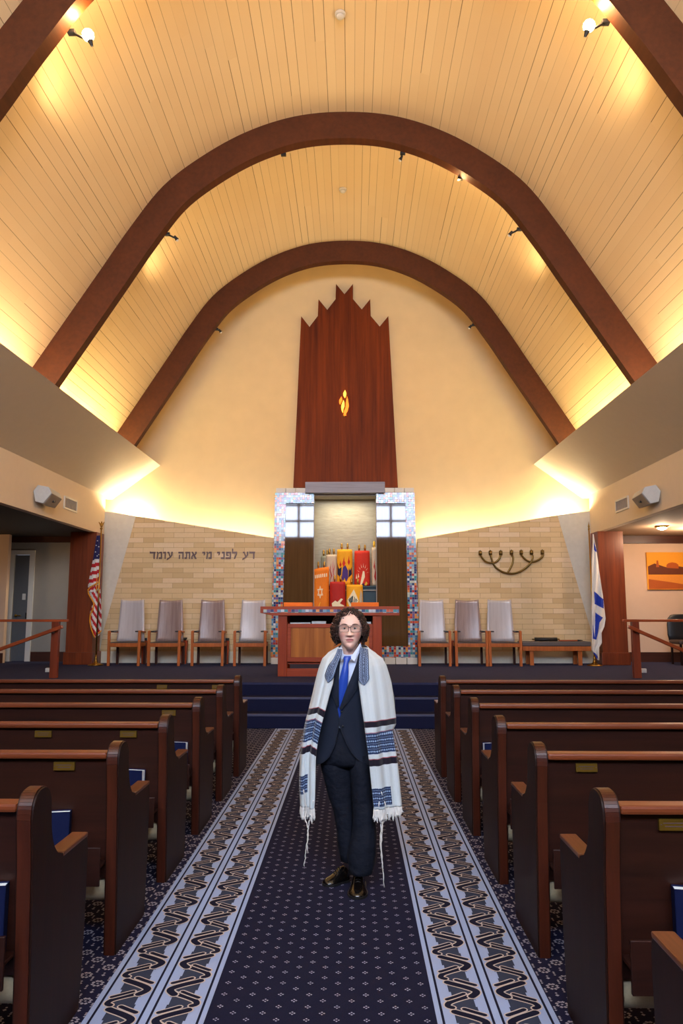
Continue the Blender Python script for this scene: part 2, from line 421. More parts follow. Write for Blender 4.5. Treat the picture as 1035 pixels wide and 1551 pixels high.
for i, y in enumerate((2.62, 6.73, 10.84, 14.95)):
    inner = offset(sec, .44); m = MB()
    ring = [p for p in sec]+inner[::-1]
    vs = [(p.x, yy, p.y) for yy in (y, y+.17) for p in sec] + [(p.x, yy, p.y) for yy in (y, y+.17) for p in inner]
    for k in range(n-1):
        pass
    fs = []
    for k in range(n-1):
        fs += [(k, k+1, 2*n+k+1, 2*n+k), (n+k, n+k+1, 3*n+k+1, 3*n+k), (2*n+k, 2*n+k+1, 3*n+k+1, 3*n+k), (k, k+1, n+k+1, n+k)]
    m.add(vs, fs, 0)
    struct(m.build('trim_%d' % (i+1), 'arch'))
INNER = offset(sec, .44)
# parapets, fascias, soffits
for sg, side in ((-1, 'left'), (1, 'right')):
    A = W(243, 705, Y=YU); B = W(160, 752, Y=YL); Cc = W(167, 810, Y=YL)
    ax, az, bx, bz, cz = abs(A.x), A.z, abs(B.x), B.z, Cc.z
    P = lambda x, z: (sg*x, z)
    m = MB(); m.prism([P(ax, az), P(bx, bz), P(bx+.12, bz), P(bx+.5, 4.3), P(bx+.5, az-.13), P(ax+.12, az-.06)], 'Y', YR, YU)
    struct(m.build('parapet_%s' % side, 'taupe'))
    struct(MB().box(*sorted((sg*bx, sg*(bx+.12))), YR, YL, cz, bz).build('fascia_%s' % side, 'beige'))
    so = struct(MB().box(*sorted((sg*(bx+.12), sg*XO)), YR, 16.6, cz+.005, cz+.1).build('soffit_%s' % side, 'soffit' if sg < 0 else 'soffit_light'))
    struct(MB().box(*sorted((sg*(bx+.5), sg*XO)), YR, 16.6, 4.3, 4.4).build('upper_cap_%s' % side, 'soffit'))
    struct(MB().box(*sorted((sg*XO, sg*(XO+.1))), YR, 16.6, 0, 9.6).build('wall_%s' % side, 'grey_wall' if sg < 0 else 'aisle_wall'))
    FX = bx
# upper back wall
struct(MB().box(-5.05, 5.05, YU, YU+.1, SZ, cz+.1).box(-5.9, 5.9, YU, YU+.1, cz+.1, 9.7).build('wall_back', 'upper_plaster'))
# lower back walls: brick and rough plaster, with an open cove slot behind them
def wpoly(name, pts, mat, y0=YL, y1=YL+.08):
    q = [W(a, b, Y=YL) for a, b in pts]
    return struct(MB().prism([(v.x, v.z) for v in q], 'Y', y0, y1).build(name, mat))
zb = .80
bl = [W(206, 781.5, Y=YL), W(413, 814, Y=YL), W(412, 900, Y=YL), W(158, 955, Y=YL)]
def low(name, pts, mat, y0=YL, y1=YL+.08): return struct(MB().prism([(a, b) for a, b in pts], 'Y', y0, y1).build(name, mat))
a_, b_, d_ = W(206, 781.5, Y=YL), W(416, 815, Y=YL), W(157, 955, Y=YL)
low('wall_brick_left', [(a_.x, a_.z), (b_.x, b_.z), (b_.x, zb), (d_.x-.06, zb), (d_.x, d_.z)], 'brick')
low('wall_brick_base_left', [(b_.x, SZ), (b_.x, zb), (d_.x-.06, zb), (d_.x-.10, SZ)], 'brick_base')
t_ = W(167, 775, Y=YL)
low('wall_plaster_left', [(t_.x-.3, t_.z+.03), (t_.x, t_.z), (a_.x, a_.z), (d_.x, d_.z), (d_.x-.06, zb), (d_.x-.10, SZ), (d_.x-.6, SZ), (t_.x-.3, cz)], 'white_plaster', YL+.012)
a2, b2, d2 = W(844.6, 780, Y=YL), W(632, 816, Y=YL), W(897, 960, Y=YL)
low('wall_brick_right', [(a2.x, a2.z), (b2.x, b2.z), (b2.x, zb), (d2.x+.06, zb), (d2.x, d2.z)], 'brick')
low('wall_brick_base_right', [(b2.x, SZ), (b2.x, zb), (d2.x+.06, zb), (d2.x+.10, SZ)], 'brick_base')
t2 = W(883, 775, Y=YL)
low('wall_plaster_right', [(t2.x+.3, t2.z+.03), (t2.x, t2.z), (a2.x, a2.z), (d2.x, d2.z), (d2.x+.06, zb), (d2.x+.10, SZ), (d2.x+.6, SZ), (t2.x+.3, cz)], 'white_plaster', YL+.012)
# pilasters at the stage corners
for sg, side, x0, x1 in ((-1, 'left', 97, 143), (1, 'right', 909, 951)):
    p0, p1 = W(x0, 1007, Z=SZ), W(x1, 1007, Z=SZ)
    xa, xb = (p0.x, -4.99) if sg < 0 else (4.99, W(951, 960, Y=15.05).x)
    m = MB().box(xa, xb, 15.05, 15.5, SZ, cz)
    struct(m.build('pilaster_%s' % side, 'pilaster'))
    MB().bbox(xa-.03, xb+.03, 15.02, 15.53, SZ, SZ+.24, .012).build('plinth', 'pilaster', bpy.data.objects['pilaster_%s' % side])
# aisle back walls
yb = 16.05
g = W(50, 900, Y=yb).x; dl, dr = W(20, 900, Y=yb).x, W(43, 900, Y=yb).x; dz = W(30, 840, Y=yb).z
m = MB().box(dr, -4.9, yb, yb+.1, SZ, 4.3).box(-XO, dl, yb, yb+.1, SZ, 4.3).box(dl, dr, yb, yb+.1, dz, 4.3)
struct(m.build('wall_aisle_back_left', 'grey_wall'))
xr0 = 4.9
struct(MB().box(xr0, XO, yb, yb+.1, SZ, 4.3).build('wall_aisle_back_right', 'aisle_wall'))
struct(MB().box(g+.02, -5.4, yb-.02, yb, SZ, SZ+.2).build('baseboard_left', 'dark_trim'))
struct(MB().box(5.4, XO, yb-.02, yb, SZ, SZ+.2).build('baseboard_right', 'dark_trim'))
struct(MB().box(5.0, XO, yb-.10, yb, cz-.16, cz).build('trim_5', 'dark_trim'))
struct(MB().box(-XO, -5.0, yb-.10, yb, cz-.12, cz).build('trim_6', 'dark_trim'))
pw_ = W(9, 900, Y=15.5).x
struct(MB().box(-XO, pw_, 15.5, 15.62, SZ, cz).build('wall_alcove_left', 'aisle_wall'))
struct(MB().box(-XO, pw_+.01, 15.48, 15.5, SZ, SZ+.2).build('baseboard_alcove', 'dark_trim'))
# door in the left aisle
dm = MB().box(dl-.09, dl, yb-.03, yb, SZ, dz).box(dr, dr+.11, yb-.03, yb, SZ, dz).box(dl-.09, dr+.11, yb-.03, yb, dz, dz+.09)
df = struct(dm.build('trim_7', 'white_paint'))
M['door_grey'] = plain('door_paint', (96, 98, 102), .5)
do = struct(MB().bbox(dl+.005, dr-.005, yb+.02, yb+.06, SZ+.01, dz-.01, .006).build('door_1', 'door_grey'))
hx = dl+.08; MB().ball((hx+.01, yb-.03, 1.62-.1), .03, 0).tube([(hx+.01, yb+.02, 1.52), (hx+.01, yb-.03, 1.52)], .012).beam((hx, yb-.03, 1.52), (hx+.12, yb-.03, 1.52), .02, .02).build('door_handle', 'brass', do)
MB().bbox(dl+.19, dl+.26, yb+.012, yb+.02, 1.85, 1.98, .002).build('notice', 'white_paint', do)
MB().bbox(dr-.05, dr-.005, yb+.01, yb+.02, 1.45, 1.58, .002).build('latch_plate', 'black', do)
# switch plate outlets on the stage floor are small boxes near the rails
# rear wall with windows (seen only as reflections)
wx = [-4.46, -2.34, -.22, 1.90, 4.02]; wz = [4.98, 5.76, 6.5, 7.35]
struct(MB().box(-XO, XO, YR-.1, YR, 0, wz[0]).build('wall_rear', 'rear_wood'))
mu = MB().box(-XO, XO, YR-.1, YR, wz[-1], 9.7).box(-XO, -3.6, YR-.1, YR, wz[0], wz[-1]).box(3.6, XO, YR-.1, YR, wz[0], wz[-1])
struct(mu.build('wall_rear_upper', 'cream'))
fr_ = MB()
for x in (-3.6, -2.34, -.22, 1.90, 3.6): fr_.box(x-.055, x+.055, YR-.06, YR+.03, wz[0], wz[-1])
for z in wz: fr_.box(-3.6, 3.6, YR-.06, YR+.03, z-.05, z+.05)
wn = struct(fr_.build('window_1', 'black'))
MB().box(-3.6, 3.6, YR-.09, YR-.07, wz[0], wz[-1]).build('panes', 'window_light', wn)
# ---------------------------------------------------------- tall wood panel above the ark
yp = YU-.12
out = [(444.4, 738), (456.4, 479), (469, 495), (481.6, 478.5), (482.7, 453.3), (495.9, 469.3), (508.6, 453), (509.2, 430), (522, 445.6), (534.9, 430), (534.9, 453), (548.2, 468.6), (560.9, 453), (561.8, 478.5), (575.4, 494.5), (588.5, 478.7), (603, 738)]
q = [W(a, b, Y=yp) for a, b in out]
tp = MB().prism([(v.x, v.z) for v in q], 'Y', yp, YU).build('wall_panel', 'panel')
tag(tp, 'tall reddish brown wood panel with a stepped zigzag top above the ark', 'wall panel')
fl = thing('flame_lamp', 'small glowing flame shaped lamp in the middle of the tall wood panel', 'lamp', W(522, 612, Y=yp))
def fpoly(pts): return [(lambda v: (v.x, v.z))(W(500+a/19.38, 570+b/19.38, Y=yp-.05)) for a, b in pts]
for pts, mt in (([(445, 400), (482, 500), (470, 580), (440, 640), (395, 570), (388, 500)], 'flame_tip'), ([(340, 590), (368, 690), (330, 770), (300, 835), (270, 780), (270, 700)], 'flame'), ([(400, 695), (425, 780), (428, 880), (392, 970), (385, 1080), (345, 1010), (328, 900), (350, 800)], 'flame_tip'), ([(500, 580), (530, 680), (558, 870), (520, 1020), (470, 1100), (485, 1150), (405, 1160), (405, 1030), (440, 960), (462, 880), (465, 760)], 'flame')):
    MB().prism(fpoly(pts), 'Y', yp-.065, yp-.035).build('flame_petal', mt, fl, bevel=.006)
MB().tube([W(521, 628, Y=yp-.05), W(521, 632, Y=yp)], .02).build('bracket', 'brass', fl)
# ---------------------------------------------------------- ark
ya = 15.28
ark = thing('ark', 'tall ark in a multicoloured mosaic tile frame with tinted glass doors and stone niche', 'ark', (0, ya, SZ))
def ax_(px, py, y=ya): v = W(px, py, Y=y); return v.x, v.z
def quad(mb, pts, y0, y1, mi=0): mb.prism([ax_(*p) for p in pts], 'Y', y0, y1, mi)
m = MB()
quad(m, [(417, 746), (476, 746), (476, 762), (433, 762), (427, 979), (426, 979), (426, 996), (410, 996)], ya, YL)
quad(m, [(628, 746), (570, 746), (570, 762), (614.5, 762), (619, 979), (426, 979), (426, 996), (636, 996)], ya, YL+.002)
m.build('mosaic_frame', 'mosaic', ark)
m = MB(); w0 = [410, 428, 446, 464]+[482+k*24 for k in range(7)]
xs = [ax_(410, 1000)[0]+i*.225 for i in range(15)]
for a in xs[:-1]:
    if a < ax_(637, 1000)[0]-.1: m.bbox(a+.006, min(a+.22, ax_(637, 1000)[0]), ya-.01, YL, SZ, ax_(500, 996)[1], .006)
m.build('stone_base', 'white_paint', ark)
for x0, x1 in ((418, 463), (583, 627.5)):
    a, b = ax_(x0, 743)[0], ax_(x1, 743)[0]; nb = 3
    for i in range(nb): MB().bbox(a+(b-a)*i/nb+.004, a+(b-a)*(i+1)/nb-.004, ya, YL, ax_(500, 746)[1], ax_(500, 739)[1], .006).build('top_block', 'white_paint', ark)
a, b = ax_(463, 738)[0], ax_(583, 738)[0]
MB().bbox(a, b, ya-.10, YL+.1, ax_(500, 747.5)[1], ax_(500, 731)[1], .008).build('lintel', 'lintel', ark)
# glass doors
for pts in ([(433, 762), (476, 762), (475, 979), (427, 979)], [(570, 762), (614.5, 762), (619, 979), (572, 979)]):
    m = MB(); quad(m, pts, ya+.06, ya+.075); d = m.build('glass_door', 'bronze_glass', ark)
for px in (475.5, 570.5):
    x = ax_(px, 850)[0]; MB().box(x-.008, x+.008, ya+.05, ya+.085, 1.3, ax_(px, 762)[1]).build('door_edge', 'grille', ark)
a, b = ax_(470, 800)[0], ax_(577, 800)[0]; zt = ax_(500, 750)[1]
struct(MB().box(a, b, YL+.30, YL+.34, SZ, zt).build('wall_niche', 'niche'))
m = MB().box(a, a+.03, ya+.1, YL+.30, SZ, zt).box(b-.03, b, ya+.1, YL+.30, SZ, zt).box(a, b, ya+.1, YL+.3, zt, zt+.03)
m.build('niche_lining', 'niche', ark)
M['teal'] = plain('teal_paint', (12, 48, 60), .5)
z1, z2 = 1.50, W(560, 887.5, Y=15.5).z
MB().box(a+.03, b-.03, ya+.1, YL+.29, SZ, z1).build('lower_cabinet', 'teal', ark)
m = MB().box(a+.03, b-.03, 15.52, YL+.29, z1, z2-.03).box(a+.03, b-.03, 15.48, YL+.29, z2-.03, z2); m.build('upper_shelf', 'teal', ark)
MB().box(a+.03, b-.03, 15.47, 15.53, z2-.10, z2-.075).build('shelf_edge', 'grille', ark)
zs = W(475, 856, Y=15.5).z
# ---------------------------------------------------------- torah scrolls
def mcol(name, c): M[name] = plain(name, c, .75, sc=40, var=.1); return name
for nm, c in (('cloth_orange', (232, 124, 18)), ('cloth_yellow', (250, 172, 20)), ('cloth_red', (206, 44, 20)), ('cloth_dark_red', (176, 30, 22)), ('cloth_cream', (206, 186, 160)), ('cloth_pink', (196, 150, 140)), ('cloth_ivory', (240, 226, 190)), ('cloth_purple', (66, 40, 120)), ('cloth_navy', (28, 30, 70)), ('cloth_gold', (246, 196, 60)), ('cloth_grey', (140, 140, 120))): mcol(nm, c)
def scroll(label, x0, x1, y0, y1, Y, mat, decals, fin='brass', slope=0, zbot=None, lean=0):
    a = W(x0, y0, Y=Y); b = W(x1, y0, Y=Y); zt = a.z; zb_ = W(x0, y1, Y=Y).z if zbot is None else zbot
    cx = (a.x+b.x)/2; hw = (b.x-a.x)/2; dp = hw*.62; cy = Y+dp
    t = thing('torah_scroll', label, 'torah scroll', (cx, cy, zb_), 'torah scrolls in the ark')
    H = zt-zb_; rings = []
    for i in range(14):
        v = i/13; z = zb_+H*v; wv = hw*(1.03-.04*v); dv = dp*(1.0-.05*v)
        if i == 13: wv *= .97; dv *= .93
        rings.append([(cx+wv*math.copysign(abs(math.cos(2*PI*k/40))**.8, math.cos(2*PI*k/40))*(1+.012*math.sin(k*1.9+i*.5)), cy+dv*math.sin(2*PI*k/40)*(1+.03*math.sin(k*1.3)), z+slope*math.cos(2*PI*k/40)*v) for k in range(40)])
    MB().ring(rings, 0).build('mantle', mat, t)
    def S(u, v, off=.006):
        x = cx+u*hw*.98; s = max(0, 1-min(1, abs(u))**2.2)
        return Vector((x, cy-dp*(s**.5)*1.03-off, zb_+H*v+slope*u*v))
    for polys, mt, nm in decals:
        split = 1 < len(polys) <= 3
        m = MB()
        for p in polys:
            bm = bmesh.new(); vv = [bm.verts.new((q[0], q[1], 0)) for q in p]; f = bm.faces.new(vv)
            bmesh.ops.triangulate(bm, faces=[f]); bmesh.ops.subdivide_edges(bm, edges=bm.edges[:], cuts=2, use_grid_fill=True)
            for q in bm.verts: q.co = S(q.co.x, q.co.y, .012)
            m.frombm(bm)
            if split: m.build(nm, mt, t, fix=False); m = MB()
        if not split: m.build(nm, mt, t, fix=False)
    for s in (-.38, .38):
        px = cx+s*hw; m = MB()
        pr = [(.016, zt-.04), (.016, zt+.03), (.028, zt+.035), (.018, zt+.05), (.030, zt+.065), (.016, zt+.08), (.026, zt+.10), (.006, zt+.135)]
        m.lathe([(r, z) for r, z in pr], (px, cy, 0), 12); m.build('roller_finial', fin, t)
    return t
def star(cx, cy, r, w=.3, asp=1.0):
    """six pointed star as two outlined triangles"""
    P = []
    for k0 in (0, 1):
        for e in range(3):
            a1 = PI/2+k0*PI+e*2*PI/3; a2 = a1+2*PI/3
            def p(a, rr): return (cx+rr*math.cos(a), cy+rr*asp*math.sin(a))
            P.append([p(a1, r), p(a2, r), p(a2, r*(1-w)), p(a1, r*(1-w))])
    return P
flamev = lambda x, y, w, h: [(x, y), (x+w, y+h*.35), (x+w*.3, y+h*.6), (x+w*.2, y+h), (x-w*.5, y+h*.55), (x-w, y+h*.3)]
scroll('grey covered scroll half hidden at the back left of the ark', 486, 500, 842, 886, 15.68, 'cloth_grey', [])
scroll('pale pink scroll with a swirling red pattern behind the orange one', 494, 511, 840, 886, 15.62, 'cloth_cream',
    [([[(-.3, .1), (-.1, .3), (-.35, .5), (-.1, .72), (-.2, .5), (.1, .3)], [(.2, .05), (.5, .25), (.25, .45), (.6, .7), (.4, .4), (.65, .2)]], 'cloth_dark_red', 'swirl'), ([[(.0, .0), (.2, .3), (.0, .55), (.3, .85), (.35, .5), (.4, .1)]], 'cloth_pink', 'swirl_light')])
scroll('tall yellow scroll with red flames over dark blue and purple figures', 510.5, 534, 832, 886, 15.50, 'cloth_yellow',
    [([flamev(-.1, .5, .22, .3), flamev(.55, .55, .16, .28), flamev(-.55, .5, .15, .2)], 'cloth_red', 'flames'), ([[(-.95, .3), (-.5, .2), (-.4, .5), (-.75, .45), (-.98, .62)], [(.5, .2), (.95, .3), (.9, .5), (.7, .4), (.55, .48)]], 'cloth_navy', 'dark_figures'), ([[(-.4, .18), (-.2, .1), (0, .2), (.2, .08), (.45, .2), (.45, .4), (.1, .55), (-.25, .48)]], 'cloth_purple', 'purple_figures')])
scroll('tall plain red scroll with a pale hand and rays low on its front', 537, 560.5, 834, 887, 15.50, 'cloth_red',
    [([[(-.3, .0), (.0, .05), (.35, .25), (.3, .4), (.1, .42), (-.05, .28)]]+[[(.1+.55*math.cos(a)-.03, .3+.22*math.sin(a)), (.1+.9*math.cos(a), .3+.34*math.sin(a)), (.1+.55*math.cos(a)+.04, .3+.22*math.sin(a))] for a in (.3, .7, 1.1, 1.5, 1.9, 2.3, 2.7)]+[[(-.85, .2), (-.75, .34), (-.65, .2)], [(-.6, .22), (-.5, .36), (-.4, .24)]], 'cloth_ivory', 'hand_and_rays'), ([[(-.7, .02), (-.4, .06), (-.3, 0)], [(-.1, .02), (.2, .08), (.25, .0)]], 'cloth_navy', 'dark_base'), ([[(.3, .02), (.5, .12), (.7, .06), (.5, 0)]], 'cloth_gold', 'gold_spot')])
scroll('white scroll with dark red flames beside the right glass door', 563.5, 575, 829, 887, 15.50, 'cloth_cream',
    [([flamev(-.1, .1, .35, .45), flamev(.3, .45, .3, .4), flamev(-.4, .4, .2, .3)], 'cloth_dark_red', 'flames')], 'cloth_gold')
scroll('orange scroll with a white six pointed star, nearest the left glass door', 474.5, 498.5, 860, 918, 15.29, 'cloth_orange',
    [(star(-.1, .50, .42, .28, .32), 'cloth_ivory', 'star'), ([[(-.8+i*.24, .80), (-.66+i*.24, .80), (-.66+i*.24, .87), (-.74+i*.24, .865), (-.8+i*.24, .88)] for i in range(7)], 'cloth_ivory', 'lettering'), ([[(-.75, .02), (-.1, .3), (-.05, .29), (-.68, .0)]], 'cloth_gold', 'stripe')], zbot=z1, slope=.03)
scroll('short red scroll with pale reaching hands, in front of the yellow one', 499.5, 523.5, 881, 918, 15.29, 'cloth_dark_red',
    [([[(-.75, .38), (-.3, .46), (0, .42), (.45, .52), (.7, .5), (.3, .38), (.85, .32), (.9, .2), (.4, .22), (.3, .1), (.45, -.0), (0, .0), (-.2, .2), (-.5, .1)], [(-.6, .2), (-.3, .05), (-.1, 0), (-.3, 0), (-.75, .25)]], 'cloth_ivory', 'hands')], zbot=z1)
scroll('short yellow scroll with a white diamond shaped emblem beside the short red one', 524.7, 550, 885.5, 918, 15.29, 'cloth_yellow',
    [([[(-.95, .5), (-.1, .85), (.5, .5), (-.3, .15)]], 'cloth_ivory', 'emblem'), ([[(-.8, .53), (-.2, .66), (.4, .5), (-.3, .34)]], 'teal', 'emblem_window'), ([[(.6, .1), (.95, .1), (.95, .7), (.75, .85), (.6, .6)]], 'cloth_cream', 'candles'), ([[(-.7, 0), (-.5, .1), (-.3, .05), (-.5, -.05)], [(.1, .0), (.2, .18), (.35, .05)]], 'cloth_dark_red', 'red_marks')], zbot=z1)
# ============================================================ FURNITURE
def local(root): return root.location
# ---- reading table
yt = 12.3
def T(px, py, y=yt): v = W(px, py, Y=y); return v.x, v.z
xl, zt_ = T(394.5, 918.5); xr, zu = T(605.5, 932.5)
tb = thing('reading_table', 'wide red brown reading table with a tile inlaid edge behind the standing person', 'table', ((xl+xr)/2, yt+.35, SZ))
m = MB().prism([(xl, zt_), (xr, zt_), (xr, zu), (xl+.2, zu), (xl, zu+.045)], 'Y', yt, yt+.75); m.build('tabletop', 'cherry_x', tb, bevel=.006)
z5, z6 = T(500, 928)[1], T(500, 923)[1]
o = MB().box(xl+.05, xr-.01, yt-.004, yt+.001, z5, z6).build('tile_inlay', 'inlay', tb)
o.data.transform(Matrix.Translation((0, 0, 0)))
lx = [(T(420.8, 980)[0], T(434.5, 980)[0]), (T(565, 980)[0], T(579, 980)[0])]
for a, b in lx:
    for y0 in (yt+.04, yt+.58): MB().bbox(a, b, y0, y0+.12, SZ, zu, .006).build('leg', 'cherry', tb)
a, b = lx[0][1], lx[1][0]; Z = lambda py: T(500, py)[1]
m = MB().box(a, b, yt+.07, yt+.11, Z(951), Z(945)).box(a, b, yt+.07, yt+.11, Z(1003), Z(996)).box(a, a+.06, yt+.07, yt+.11, Z(996), Z(951)).box(b-.06, b, yt+.07, yt+.11, Z(996), Z(951))
m.build('panel_frame', 'cherry_x', tb, bevel=.004)
MB().box(a+.06, b-.06, yt+.085, yt+.10, Z(996), Z(951)).build('front_panel', 'oak', tb)
MB().bbox(a, b, yt+.06, yt+.12, SZ, Z(1013), .005).build('bottom_rail', 'cherry_x', tb)
MB().box(a-.02, b+.02, yt+.11, yt+.62, Z(946)-.03, Z(946)).build('shelf', 'oak', tb)
MB().box(a-.02, b+.02, yt+.14, yt+.60, Z(1004)-.03, Z(1004)+.0).build('lower_shelf', 'cherry_x', tb)
MB().box(a-.02, b+.02, yt+.60, yt+.615, Z(1003), zu-.001).build('back_panel', 'mahogany', tb)
def flatbook(x, y, z, w, d, h, mat, label, group=None, rz=0):
    t = thing('book', label, 'book', (x, y, z), group)
    m = MB().box(x-w/2, x+w/2, y-d/2, y+d/2, z, z+.003).box(x-w/2, x+w/2, y-d/2, y+d/2, z+h-.003, z+h).box(x-w/2, x-w/2+.003, y-d/2, y+d/2, z, z+h)
    m.build('cover', mat, t); MB().box(x-w/2+.003, x+w/2-.006, y-d/2+.005, y+d/2-.005, z+.003, z+h-.003).build('pages', 'paper', t)
    return t
zsf = Z(946)
M['book_brown'] = plain('book_brown', (92, 48, 30), .6)
flatbook(-.72, yt+.27, zsf, .34, .26, .035, 'black', 'dark flat book at the left end of the shelf under the tabletop')
flatbook(-.42, yt+.27, zsf, .24, .20, .055, 'book_brown', 'brown book lying left of centre on the shelf under the tabletop')
flatbook(-.12, yt+.27, zsf, .2, .18, .03, 'book_blue', 'thin blue book lying in the middle of the shelf under the tabletop')
flatbook(.33, yt+.27, zsf, .2, .2, .045, 'book_brown', 'brown book at the right end of the shelf under the tabletop')
for x0, x1, lb in ((430, 473, 'left'), (532, 574, 'right')):
    p, q = W(x0, 912, Y=yt+.3), W(x1, 919, Y=yt+.3)
    t = MB().bbox(p.x, q.x, yt+.28, yt+.58, zt_+.001, zt_+.068, .008).build('cloth_covered_stand', 'orange', loc=((p.x+q.x)/2, yt+.4, zt_))
    tag(t, 'low orange cloth covered stand on the %s part of the reading table' % lb, 'stand', 'orange stands on the table')
# ---- armchairs
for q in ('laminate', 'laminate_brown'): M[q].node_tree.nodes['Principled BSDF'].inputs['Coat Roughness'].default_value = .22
def armchair():
    t = thing('armchair', 'x', 'chair', (0, 0, 0), 'high backed armchairs along the brick wall'); w = .318
    MB().bbox(-w+.03, w-.03, .0, .55, .36, .43, .008).build('seat_frame', 'chair_wood', t)
    m = MB(); rg = []
    for i in range(7):
        y = .01+.5*i/6; rg.append([(x, y, .43+.035*abs(math.sin(PI*min(j+.1,9)/9.2))**.5*(.7+.3*math.sin(PI*i/6))) for j, x in enumerate([-.27+.06*j for j in range(10)])])
    top = rg; vs = [p for r in rg for p in r]; m.add(vs, [(i*10+j, i*10+j+1, i*10+j+11, i*10+j+10) for i in range(6) for j in range(9)], smooth=True)
    m.box(-.27, .27, .01, .51, .425, .445); m.build('seat', 'seat_vinyl', t)
    for s in (-1, 1):
        MB().prism([(s*(w-.055), 0), (s*w*.985, 0), (s*w, .66), (s*(w-.05), .66)], 'Y', .0, .05).build('front_leg', 'chair_wood', t, bevel=.004)
        MB().beam((s*(w-.05), .52, 0), (s*(w-.05), .52, .44), .045, .045).build('rear_leg', 'mahogany_edge', t)
        m = MB().beam((s*(w-.03), .02, .655), (s*(w-.045), .47, .63), .045, .03); m.build('armrest', 'chair_wood', t, bevel=.005)
        MB().bbox(s*(w-.085)-.03, s*(w-.085)+.03, .02, .30, .64, .665, .008).build('arm_pad', 'black', t)
    # curved, reclined back, dished along its top edge
    ang = math.radians(3.0); rg = []
    NX, NZ = 12, 12
    def bp(u, v, off):
        hw = .275-.045*v; x = hw*u; L = .82*v-(.022*(1-u*u) if v > .99 else 0)
        dy = .020*(1-u*u)*1.0+.012*math.sin(v*PI)
        return (x, .44+dy+L*math.sin(ang)+off, .45+L*math.cos(ang))
    m = MB()
    for off in (0, .022):
        vs = [bp(-1+2*i/NX, j/NZ, off) for j in range(NZ+1) for i in range(NX+1)]
        m.add(vs, [(j*(NX+1)+i, j*(NX+1)+i+1, (j+1)*(NX+1)+i+1, (j+1)*(NX+1)+i) for j in range(NZ) for i in range(NX)], smooth=True)
    e = [(i, 0) for i in range(NX+1)]+[(NX, j) for j in range(1, NZ+1)]+[(i, NZ) for i in range(NX-1, -1, -1)]+[(0, j) for j in range(NZ-1, 0, -1)]
    N = (NX+1)*(NZ+1); o = len(m.v)-2*N
    for (i, j), (i2, j2) in zip(e, e[1:]+e[:1]):
        a, b = j*(NX+1)+i, j2*(NX+1)+i2; m.uvs[len(m.f)] = None; m.f.append([a, b, b+N, a+N]); m.mi.append(0); m.smooth.append(False)
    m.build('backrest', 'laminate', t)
    return t
chx = [(160.5, 212.5, 'high backed armchair beside the striped flag, first along the left brick wall'), (222, 273, 'high backed armchair second from the striped flag on the left'), (288.5, 338.6, 'high backed armchair with brownish back, third from the striped flag'), (354, 402, 'high backed armchair of the left row nearest the ark and the table'),
       (634.5, 684, 'high backed armchair directly right of the mosaic ark frame'), (690.5, 740.3, 'high backed armchair in the middle of the three on the right'), (741.7, 791.5, 'high backed armchair next to the long bench on the right')]
c0 = armchair()
ycf = 14.68
tilt = [2.5, 0, -.8, .5, 1.5, -.5, 1]
for i, (a, b, lb) in enumerate(chx):
    xc = (W(a, 1000, Y=ycf).x+W(b, 1000, Y=ycf).x)/2
    o = c0 if i == 0 else dup(c0, (0, 0, 0))
    o.location = (xc, ycf, SZ); o['label'] = lb; o.rotation_euler.z = 0
    if i in (1, 2, 5):
        for ch in o.children:
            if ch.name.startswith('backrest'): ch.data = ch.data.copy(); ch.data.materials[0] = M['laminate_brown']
# ---- wooden bins between chairs
def bin_(xa, xb, ztop, label, item):
    yy = 15.28; a, b = W(xa, 980, Y=yy).x, W(xb, 980, Y=yy).x; zt = W(0, ztop, Y=yy).z; c = (a+b)/2; h = (b-a)/2
    t = thing('side_stand', label, 'side stand', (c, yy+h, SZ), 'small wooden stands between the armchairs')
    MB().ring([[(c+sx*h*k, yy+h+sy*h*k, z) for sx, sy in ((-1, -1), (1, -1), (1, 1), (-1, 1))] for z, k in ((SZ, .78), (zt-.015, 1), (zt-.015, 1.04), (zt, 1.04))], smooth=False).build('body', 'cherry', t)
    return c, yy+h, zt
tops = [bin_(213.8, 221.5, 970.5, 'wooden side stand between the first and second armchairs from the left', 0), bin_(274, 283, 970, 'wooden side stand between the second and third armchairs from the left', 0), bin_(339.5, 346.5, 970.5, 'wooden side stand right of the third armchair from the left', 0), bin_(684.5, 691, 970, 'wooden side stand between the first two armchairs right of the ark', 0)]
for (x, y, z), w_, c, lb in ((tops[0], .10, 'black', 'small black box on the leftmost side stand'), (tops[1], .11, 'black', 'round dark bowl on the second side stand from the left'), (tops[2], .09, 'black', 'small black box on the side stand right of the third armchair')):
    if 'bowl' in lb: t = MB().lathe([(.03, z), (.055, z+.055), (.05, z+.055), (.026, z+.006)], (x, y, 0), 20).build('bowl', c, loc=(x, y, z)); tag(t, lb, 'bowl')
    else: t = MB().bbox(x-w_/2, x+w_/2, y-.04, y+.04, z+.001, z+.055, .006).box(x-w_/2-.001, x+w_/2+.001, y-.041, y+.041, z+.038, z+.041).build('small_box', c, loc=(x, y, z)); tag(t, lb, 'box')
x, y, z = tops[0]
t = MB().lathe([(.022, z+.001), (.026, z+.055), (.023, z+.055), (.019, z+.008)], (x+.075, y-.0, 0), 16).build('paper_cup', 'white_paint', loc=(x+.075, y, z)); tag(t, 'small white cup beside the black box on the leftmost side stand', 'cup')
